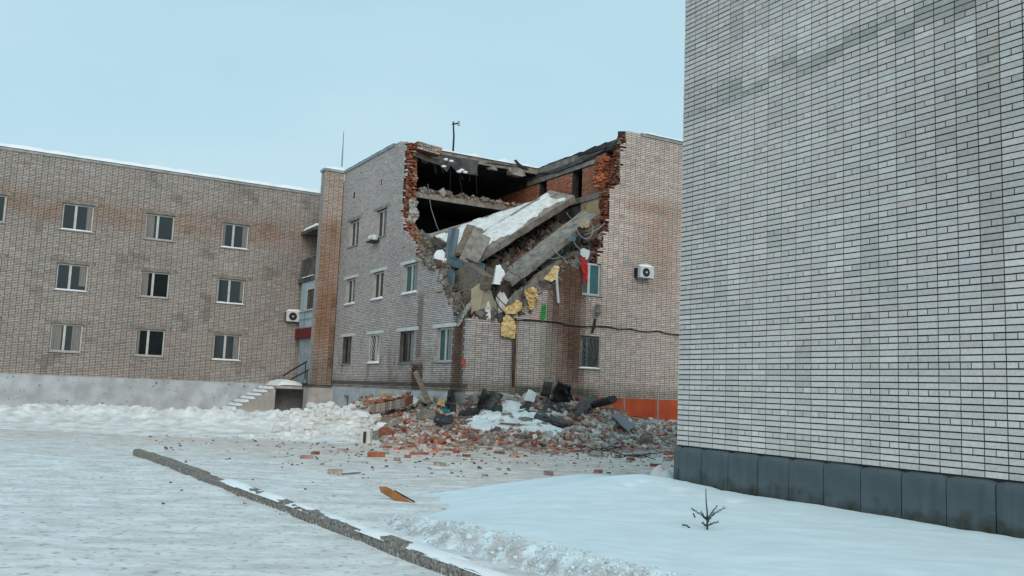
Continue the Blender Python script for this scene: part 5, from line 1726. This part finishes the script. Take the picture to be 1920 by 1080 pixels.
def flat_brick(px, py, kd, idx, label, full=True, yaw=None, sc_=1.0):
    p = onG(px, py, 0.0); p[2] = float(ground_z(np.array(p[0]), np.array(p[1]))) - .008
    yaw = rng.uniform(0, 3.1) if yaw is None else yaw
    brick_obj(protoB[kd, idx, full], np.array(Matrix.Rotation(yaw, 3, 'Z')), p, label, 'bricks thrown out onto the yard', sc_)


flat_brick(575, 860, 'red', 4, 'chipped red brick lying farthest left on the yard snow', yaw=.1)
flat_brick(591, 851, 'red', 3, 'dark red half brick behind the leftmost brick of the yard', False)
flat_brick(705, 857, 'red', 0, 'big dark red brick lying alone in front of the heap', yaw=.05, sc_=1.5)
flat_brick(628, 890, 'pale', 1, 'tan grey brick beside a thin stick on the yard snow', yaw=.15, sc_=1.05)
flat_brick(744, 865, 'pale', 3, 'round worn grey brick half in the middle of the yard', False)
flat_brick(825, 874, 'pale', 1, 'grey broken brick with crumbs in the middle of the yard', yaw=2.5)
flat_brick(869, 848, 'pale', 3, 'small grey brick half near the heap foot below the snow patch', False)
flat_brick(1028, 891, 'pale', 1, 'upright grey lump of brick in front of the snow bank crest', False, sc_=1.15)
flat_brick(1121, 886, 'red', 3, 'brown brick half peeping over the crest of the snow bank', False)
flat_brick(1229, 874, 'red', 0, 'bright red brick lying near the painted plinth corner', yaw=.1)
flat_brick(1183, 863, 'red', 1, 'small red brick half left of the bright one near the plinth', False)
flat_brick(1195, 857, 'red', 3, 'dark red brick nearest the heap in front of the plinth', True)
flat_brick(1256, 853, 'red', 1, 'red brick touching the painted plinth corner', yaw=.0)
flat_brick(641, 846, 'pale', 3, 'grey brick half in front of the ploughed snow ridge', False)
flat_brick(934, 882, 'pale', 1, 'tiny grey brick half left of the snow bank crest', False, sc_=.7)
flat_brick(910, 893, 'pale', 3, 'flat grey brick chip just behind the snow bank edge', False, sc_=.6)
MB().tube([onG(641, 889, .03), onG(676, 886, .03)], .014, 5).go('stick', M['wood'], label='thin straight stick beside the tan grey brick', cat='stick')
MB().tube([onG(548, 918, .03), onG(572, 917, .04)], .014, 5).go('stick', M['wood'], label='short dark stick at the left of the yard', cat='stick')


# things lying on the heap
def lay(name, pts, lift, thick, mat_, label, cat, crumple=.06, seed=0, nu=12, nv=9, parent=None):
    """a sheet spanned between four picture corners on the heap, crumpled"""
    C4 = [on_heap(*p[:2]) + ZZ * (lift if len(p) < 3 else p[2]) for p in pts]
    uu, vv = np.meshgrid(np.linspace(0, 1, nu), np.linspace(0, 1, nv))
    B_ = (C4[0][None, None] * ((1 - uu) * (1 - vv))[..., None] + C4[1][None, None] * (uu * (1 - vv))[..., None] + C4[2][None, None] * (uu * vv)[..., None] + C4[3][None, None] * ((1 - uu) * vv)[..., None])
    B_[..., 2] += crumple * 4 * (fbm(uu * 3, vv * 2, 3, 1.2, seed) - .5)
    B_[..., 0] += crumple * (fbm(uu * 4, vv * 4, 2, 1.2, seed + 2) - .5) * 2
    n1 = nu * nv
    v1, f1 = grid_mesh(B_[..., 0], B_[..., 1], B_[..., 2])
    v2 = v1 - ZZ * thick
    i = np.arange(n1).reshape(nv, nu)
    bd = list(i[0]) + list(i[1:, -1]) + list(i[-1, ::-1][1:]) + list(i[::-1, 0][1:-1])
    sd = np.array([[b, a, a + n1, b + n1] for a, b in zip(bd, bd[1:] + bd[:1])])
    return build(name, np.concatenate([v1, v2]), np.concatenate([f1, f1[:, ::-1] + n1, sd]), mat_, parent, label=label, cat=cat)


lay('felt_sheet', [(1000, 796), (1068, 806), (1122, 770), (1030, 752)], .18, .05, M['rooffelt'], 'big crumpled sheet of grey black roofing felt covering the heap right of the snow', 'roofing felt', .05, 161, 22, 14)
lay('felt_sheet', [(1030, 768), (1078, 766), (1062, 742, .45), (1044, 741, .45)], .25, .05, M['felt'], 'black peaked fold of felt at the top of the heap', 'roofing felt', .12, 163)
lay('felt_sheet', [(1075, 792), (1108, 778), (1122, 764, .45), (1090, 760, .4)], .25, .05, M['rooffelt'], 'curled felt strip with a pale worn streak beside the roll', 'roofing felt', .05, 165)
lay('felt_sheet', [(893, 772), (922, 778), (942, 757, .35), (904, 749, .35)], .25, .12, M['rooffelt'], 'grey board of felt tilted on the snow by the basement hatch', 'roofing felt', .02, 167)
lay('felt_sheet', [(858, 790), (896, 780), (900, 774), (866, 779)], .2, .14, M['felt'], 'black felt slab under a white snow cap left of the tilted board', 'roofing felt', .04, 169)
lay('felt_sheet', [(972, 775), (1040, 806), (1052, 798), (985, 768)], .2, .12, M['felt'], 'long black felt strip at the right rim of the fallen snow', 'roofing felt', .06, 171, 18, 5)
lay('felt_sheet', [(920, 780), (940, 782), (942, 772), (930, 768)], .2, .1, M['felt'], 'small black felt scrap in the middle of the fallen snow', 'roofing felt', .05, 173)
p0, p1 = on_heap(1112, 775) + ZZ * .30, on_heap(1150, 768) + ZZ * .34
MB().tube([p0, (p0 + p1) / 2, p1], [.12, .14, .13], 10).go('felt_roll', M['felt'], label='dark rolled felt lying at the right end of the felt sheets', cat='roofing felt')
lay('metal_sheet', [(1146, 796), (1176, 823), (1191, 814), (1158, 787)], .28, .05, M['bluemetal'], 'blue grey metal sheet sloping down the right of the heap', 'metal sheet', .015, 175, 8, 5)
ch = lay('concrete_plate', [(1012, 752), (1030, 755), (1036, 738, .5), (1020, 737, .5)], .3, .12, M['concrete'], 'brown concrete plate leaning on the wall behind the felt', 'concrete plate', .01, 177)
lay('board', [(982, 764), (1000, 770), (1006, 754, .3), (990, 748, .35)], .3, .04, M['plasticwhite'], 'white corrugated board stuck in the heap beside the felt', 'board', .02, 179)
lay('board', [(762, 770), (778, 776), (785, 764), (770, 757)], .3, .08, M['white'], 'dirty white slab lying on the left top of the heap', 'board', .02, 181)
lay('board', [(784, 765), (812, 768), (818, 752), (796, 748)], .3, .06, M['cardboard'], 'pale split boards behind the grey lump on the left of the heap', 'board', .06, 183)
lay('foam_scrap', [(820, 768), (832, 770), (838, 760), (824, 757)], .25, .08, M['foam'], 'yellow foam scrap lying on the left top of the heap', 'insulation scrap', .06, 185)
lay('plastic_piece', [(830, 782), (842, 784), (846, 776), (834, 774)], .22, .05, M['turq'], 'turquoise plastic piece in the left of the heap', 'plastic piece', .05, 187)
lay('black_box', [(812, 802), (846, 808), (848, 792), (816, 787)], .22, .2, M['darkmetal'], 'dark metal box below the turquoise piece', 'box', .03, 189)
lay('fabric_bag', [(836, 775), (852, 780), (858, 757, .5), (844, 749, .5)], .3, .25, M['felt'], 'black sack leaning on the pale plinth', 'sack', .10, 191)
for (x, y, d, mt, lab) in ((797, 792, (.6, .5, .45), 'concrete', 'large crumpled grey lump in the left of the heap'), (723, 822, (.50, .35, .34), 'redcore', 'red masonry lump at the left foot of the heap'),
                           (709, 826, (.36, .3, .3), 'concrete', 'brown grey lump left of the red masonry lump'), (1212, 838, (.46, .32, .42), 'wood', 'brown masonry lump with a pale face at the right foot of the heap'),
                           (1140, 776, (.6, .5, .3), 'concrete', 'grey lump of mortared bricks below the felt roll'), (1165, 780, (.5, .4, .28), 'concrete', 'smaller grey lump right of the mortared one'),
                           (985, 795, (.45, .3, .25), 'concrete', 'rounded grey lump sticking out of the fallen snow'), (1195, 800, (.5, .3, .2), 'plinthgrey', 'pale grey lump above the lower end of the metal sheet')):
    p = on_heap(x, y)
    c, fs = rock((1.15, 1.15, 1.15), rng)
    v = (c * np.array(d)) @ rot(rng, False).T + p + ZZ * d[2] * .35
    build('rubble_lump', v, fs, M[mt], label=lab, cat='rubble')
# white bag with a black stripe at the heap's left foot
p = on_heap(686, 831)
bg = MB().box8(lump_v((.26, .3, .34), rng, .15) + p + ZZ * .16).go('white_block', M['white'], label='white block with a black stripe at the far left foot of the heap', cat='block')
MB().pbox(p + np.array([-.05, -.21, .02]), np.array([.07, 0, 0]), np.array([0, .06, 0]), ZZ * .3).go('stripe', M['darkmetal'], bg)
# fallen panel of brickwork, its bricks standing on end
pa, pb = onY(697, 775, 29.0), onY(762, 762, 29.6)
dv = pb - pa; Lp = np.linalg.norm(dv); dv /= Lp
back = np.array([.12, 1.0, .12])
pnl = empty('fallen_brickwork', (pa + pb) / 2, 'fallen panel of wall with its brick courses standing on end left of the heap', 'masonry')
MB().pbox(pa + back * .02, dv * Lp, back * .9, ZZ * .26).go('brickwork_core', M['redcore'], pnl)
nb = int(Lp / .0765)
for i in range(nb):
    c = np.array((.37, .33, .30)) * rng.uniform(.75, 1.15)
    MB().pbox(pa + dv * (i * .0765) - back * rng.uniform(0, .01) + ZZ * .01, dv * .062, back * .1, ZZ * (.25 + rng.uniform(-.01, .01)), tuple(c)).go('brick', M['loose'], pnl)
for i in range(26):
    p = pa + dv * rng.uniform(-.35, Lp) + back * rng.uniform(.0, .7) + ZZ * (.27 + rng.uniform(0, .08))
    kd = 'red' if rng.rand() < .75 else 'pale'
    pr = protoB[kd, rng.randint(4), rng.rand() < .5]
    brick_obj(pr, np.array(Matrix.Rotation(rng.uniform(0, 6), 3, 'Z') @ Matrix.Rotation(rng.uniform(-.5, .5), 3, 'X')), p, 'brick lying on top of the fallen wall panel', 'bricks on the fallen panel')
beam('plank', onY(713, 739, 30.5), onY(761, 747, 30.0), .18, .14, M['palewood'], 'splintered pale log lying across the fallen wall panel', 'plank')
beam('plank', onY(704, 756, 29.4), onY(722, 748, 30.2), .12, .05, M['palewood'], 'short pale board left of the splintered log', 'plank')
beam('post', onY(805, 758, 30.4), onY(779, 697, 31.2), .15, .10, M['wood'], 'grey wooden post leaning in front of the pale plinth', 'post')
# concrete block with a square hole beside the corner
cbp = [onR(x, y, -1.5) for x, y in ((886, 778), (889, 742), (900, 737), (912, 736), (917, 742), (914, 776))]
cbk = MB().prism(cbp, DL * .4).go('concrete_block', M['concrete'], label='upright grey concrete block with a square hole at the wall corner', cat='concrete block')
MB().prism([onR(x, y, -1.502) for x, y in ((896, 747), (896, 742), (900, 742), (900, 747))], DL * .0015).go('square_hole', M['nearblack'], cbk)
# wire rings at the heap's right foot
for (x, y, r_, lab) in ((1128, 846, .55, 'loop of thin wire lying on the snow at the right foot of the heap'), (1146, 843, .45, 'second wire loop right of the bigger one'), (1190, 858, .6, 'loose thin wire curling in front of the red bricks')):
    c = onG(x, y, .05)
    MB().tube([c + np.array([math.cos(t) * r_, math.sin(t) * r_ * .9, .05 + .06 * math.sin(3 * t)]) for t in np.linspace(.3, 5.6, 24)], .012, 4).go('wire', M['darkmetal'], label=lab, cat='wire', group='wire loops at the foot of the heap')

# ------------------------------------------------------------------ fittings on the walls and roof
def ac(p, U, N, w_, h_, d_, label, fan_left=True):
    """p = lower corner on the wall, U along, N outwards"""
    r = empty('ac_unit', p + U * w_ / 2, label, 'air conditioner', 'outdoor air conditioner units')
    o = p + N * .12
    MB().pbox(o, U * w_, N * d_, ZZ * h_).go('casing', M['plasticwhite'], r)
    c = o + U * w_ * .42 + ZZ * h_ * .48 + N * (d_ + .004)
    n = 20
    vs = [c + N * .012] + [c + (U * math.cos(2 * math.pi * i / n) + ZZ * math.sin(2 * math.pi * i / n)) * h_ * .40 + N * .012 for i in range(n)]
    vs += [q - N * .012 for q in vs[1:]]
    fs = [[0, 1 + i, 1 + (i + 1) % n] for i in range(n)] + [[1 + i, n + 1 + i, n + 1 + (i + 1) % n, 1 + (i + 1) % n] for i in range(n)]
    g = build('fan_grille', vs, fs, M['darkmetal'], r)
    MB().tube([c + N * .013, c + N * .03], .045, 10).go('fan_hub', M['plasticwhite'], g)
    MB().pbox(p + U * .02 - U * .025, U * .02, N * (d_ * .8), ZZ * h_ * .9).go('side_vent', M['darkmetal'], r)
    for k in (.15, .8):
        MB().pbox(p + U * w_ * k - ZZ * .04, U * .03, N * (d_ + .12), ZZ * .035).go('bracket', M['metal'], r)
    snow_strip('snow_cap', o + N * d_ / 2 + ZZ * h_, o + U * w_ + N * d_ / 2 + ZZ * h_, N, d_ * 1.02, .11, r, w_ * 7)
    return r


ac(W(0, 7.70, 6.52), DR, -DL, .72, .46, .3, 'white air conditioner box with a snow cap on the side wall')
pw = onR(546, 603, WS - .1); tw = float((pw - CC) @ DR)
ac(W(WS, tw - .35, float(pw[2])), DR, -DL, .8, .55, .3, 'white air conditioner box on the left wing by the enclosed balcony')
# shelf with a bundle below the third floor window
sh = empty('window_shelf', W(9.8, -.2, 8.35), 'small dark bracket shelf with a snowy bundle under a third floor window', 'shelf')
MB().st(9.45, 10.15, -.42, -.01, 8.30, 8.36).go('shelf_board', M['darkmetal'], sh)
bnd = MB()
for i in range(3):
    v_, f_ = rock((.32, .3, .3), rng); bnd.add(v_ + W(9.6 + i * .2, -.22, 8.52), f_)
bnd.go('bundle', M['plasticwhite'], sh)
# lamp, pipe and cables on the side wall
lm = empty('wall_lamp', onR(1120, 582, -.1), 'pale round lamp on the side wall under the upper window', 'lamp')
cc_ = onR(1120, 583, -.22)
MB().tube([cc_ + ZZ * .28, cc_ + ZZ * .22 - DL * .03, cc_ - ZZ * .05 - DL * .05, cc_ - ZZ * .24], [.05, .13, .15, .05], 10).go('lamp_shade', M['concrete'], lm)
MB().tube([onR(1122, 576, -.22), onR(1126, 577, -.02)], .025, 6).go('lamp_arm', M['darkmetal'], lm)
MB().tube([onR(1116, 598, -.05), onR(1114, 612, -.05), onR(1110, 624, -.04)], .06, 6).go('conduit', M['darkmetal'], label='short dark conduit between the lamp and the lower side window', cat='conduit')
cb_ = [(966, 601), (985, 600), (1003, 601), (1030, 603), (1048, 605), (1062, 609), (1090, 612), (1120, 612), (1140, 613), (1160, 617), (1182, 617), (1200, 621), (1216, 622), (1234, 621), (1250, 625), (1272, 628), (1290, 629)]
MB().tube([onR(x, y, -.04) for x, y in cb_], .028, 6).go('cable', M['darkmetal'], label='black cable running level across the side wall', cat='cable')
MB().tube([onR(967, 596, -.06), onR(966, 640, -.06), onR(963, 724, -.06)], .05, 8).go('drain_pipe', M['rust'], label='rusty upright pipe on the side wall below the largest foam scrap', cat='pipe')
MB().tube([onR(962, 636, -.10), onR(960, 690, -.12), onR(961, 723, -.08)], .02, 5).go('cable', M['darkmetal'], label='thin black cable hanging beside the rusty pipe', cat='cable')
for (x, y0, y1, lab) in ((1170, 737, 782, 'thin grey post before the orange plinth nearer the felt roll'), (1233, 728, 790, 'taller thin grey post at the right end of the orange plinth')):
    MB().tube([onR(x, y1 + 8, -.35), onR(x + .5, y0, -.35)], .035, 6).go('post', M['metal'], label=lab, cat='post', group='posts before the orange plinth')
MB().tube([onL(871.5, 680, -.03), onL(871.5, 680, -.016)], .14, 7).go('red_mark', M['orange'], house)
# antennas
mp_ = W(9.0, 3.36, 12.46)
an = empty('antenna_mast', mp_, 'thin antenna mast with a small forked head on the roof', 'antenna')
tpz = onR(850, 228, 9.0)
MB().tube([mp_, onR(851, 256, 9.0), tpz], [.06, .05, .04], 6).go('mast', M['darkmetal'], an)
MB().tube([onR(848, 233, 9.0), onR(861, 231, 9.0)], .04, 5).go('crossbar', M['darkmetal'], an)
MB().tube([onR(860, 236, 9.0), onR(860, 227, 9.0)], .06, 5).go('antenna_head', M['metal'], an)
wb_ = onL(641, 312, .4)
wa = empty('whip_antenna', wb_, 'tall thin whip antenna on the parapet by the brick fin', 'antenna')
MB().tube([wb_, onL(642.3, 288, .4)], .045, 6).go('antenna_base', M['metal'], wa)
MB().tube([onL(642.3, 288, .4), onL(644.5, 246, .4)], [.025, .012], 5).go('whip', M['darkmetal'], wa)

# ------------------------------------------------------------------ foreground: plank, sapling, twig
def bank_at(x, y): return float(bank_z(np.array([x]), np.array([y]))[0][0])


d_ = ray(775, 950); k = 8.0
while k < 16 and (CAMP + d_ * k / d_[1])[2] > bank_at(*(CAMP + d_ * k / d_[1])[:2]): k += .02
pe = CAMP + d_ * k / d_[1]
ps = onY(708, 912, k + .45)
dvp = ps - pe; Lq = np.linalg.norm(dvp); dvp /= Lq
pk = empty('plank', pe, 'orange brown painted board sticking out of the snow bank with a broken end', 'plank')
wq = np.cross(dvp, np.array([0, 1, 0])); wq /= np.linalg.norm(wq); tq_ = np.cross(wq, dvp)
if wq[2] < 0: wq = -wq
wq = wq * .8 + np.array([0, .55, 0]); wq /= np.linalg.norm(wq); tq_ = np.cross(dvp, wq)
o_ = pe - dvp * .10 - wq * .04
prof = [o_, o_ + dvp * .2 - wq * .012, o_ + dvp * (Lq + .02), o_ + dvp * (Lq + .08) + wq * .05, o_ + dvp * (Lq - .05) + wq * .10, o_ + dvp * .45 + wq * .10, o_ + dvp * .2 + wq * .085, o_ + dvp * .05 + wq * .09]
MB().prism(prof, tq_ * .028).go('board', M['orangewood'], pk)
MB().pbox(o_ + dvp * .12 + wq * .102 - tq_ * .004, dvp * (Lq * .55), wq * .012, tq_ * .036).go('dark_edge', M['felt'], pk)
MB().pbox(o_ - dvp * .02 + wq * .005 - tq_ * .006 + np.array([0, -.012, 0]), dvp * .2, wq * .075, tq_ * .02).go('splintered_end', M['wood'], pk)

d_ = ray(1327, 993); k = 6.0
while k < 16 and (CAMP + d_ * k / d_[1])[2] > bank_at(*(CAMP + d_ * k / d_[1])[:2]): k += .02
sy = k
pb_ = CAMP + d_ * k / d_[1]
sap = empty('fir_sapling', pb_, 'bare little fir sapling poking out of the snow by the painted plinth', 'sapling')
MB().tube([pb_ - ZZ * .1, onY(1326, 985, sy), onY(1326, 960, sy), onY(1324, 940, sy), onY(1323.5, 916, sy)], [.011, .010, .008, .006, .004], 6).go('trunk', M['twig'], sap)
needles = MB()
for (x0, y0, pts, dy) in ((1326, 976, [(1315, 965), (1296, 953)], -.1), (1326, 973, [(1320, 968), (1315, 959)], .15), (1327, 975, [(1338, 964), (1358, 952)], .1), (1327, 972, [(1334, 962), (1345, 948)], -.15),
                          (1327, 986, [(1335, 981), (1347, 979)], .1), (1326, 986, [(1321, 984), (1317, 979)], -.1), (1326, 980, [(1330, 972), (1341, 962)], .2)):
    P = [onY(x0, y0, sy)] + [onY(x, y, sy + dy * (i + 1) / 2) for i, (x, y) in enumerate(pts)]
    MB().tube(P, [.006, .005, .003], 5).go('branch', M['twig'], sap)
    for i in range(60):
        g = rng.uniform(.05, 1); q = P[0] + (P[1] - P[0]) * min(1, g * 2) if g < .5 else P[1] + (P[2] - P[1]) * (g * 2 - 1)
        d = (P[2] - P[0]) / np.linalg.norm(P[2] - P[0]); e = d * .5 + rng.randn(3) * .55; e /= np.linalg.norm(e)
        needles.tube([q, q + e * .022], [.0016, .0008], 3, cap=False)
needles.go('needles', M['twig'], sap, kind='stuff')
tw_ = [(1279, 984), (1287, 985), (1294, 990)]
MB().tube([onY(x, y, sy + .05) for x, y in tw_], .008, 5).go('twig', M['twig'], label='small curved twig lying on the snow left of the sapling', cat='twig')
MB().tube([onY(1300, 963, sy + .6), onY(1303, 970, sy + .55)], .008, 5).go('twig', M['twig'], label='tiny twig standing in the snow behind the sapling', cat='twig')
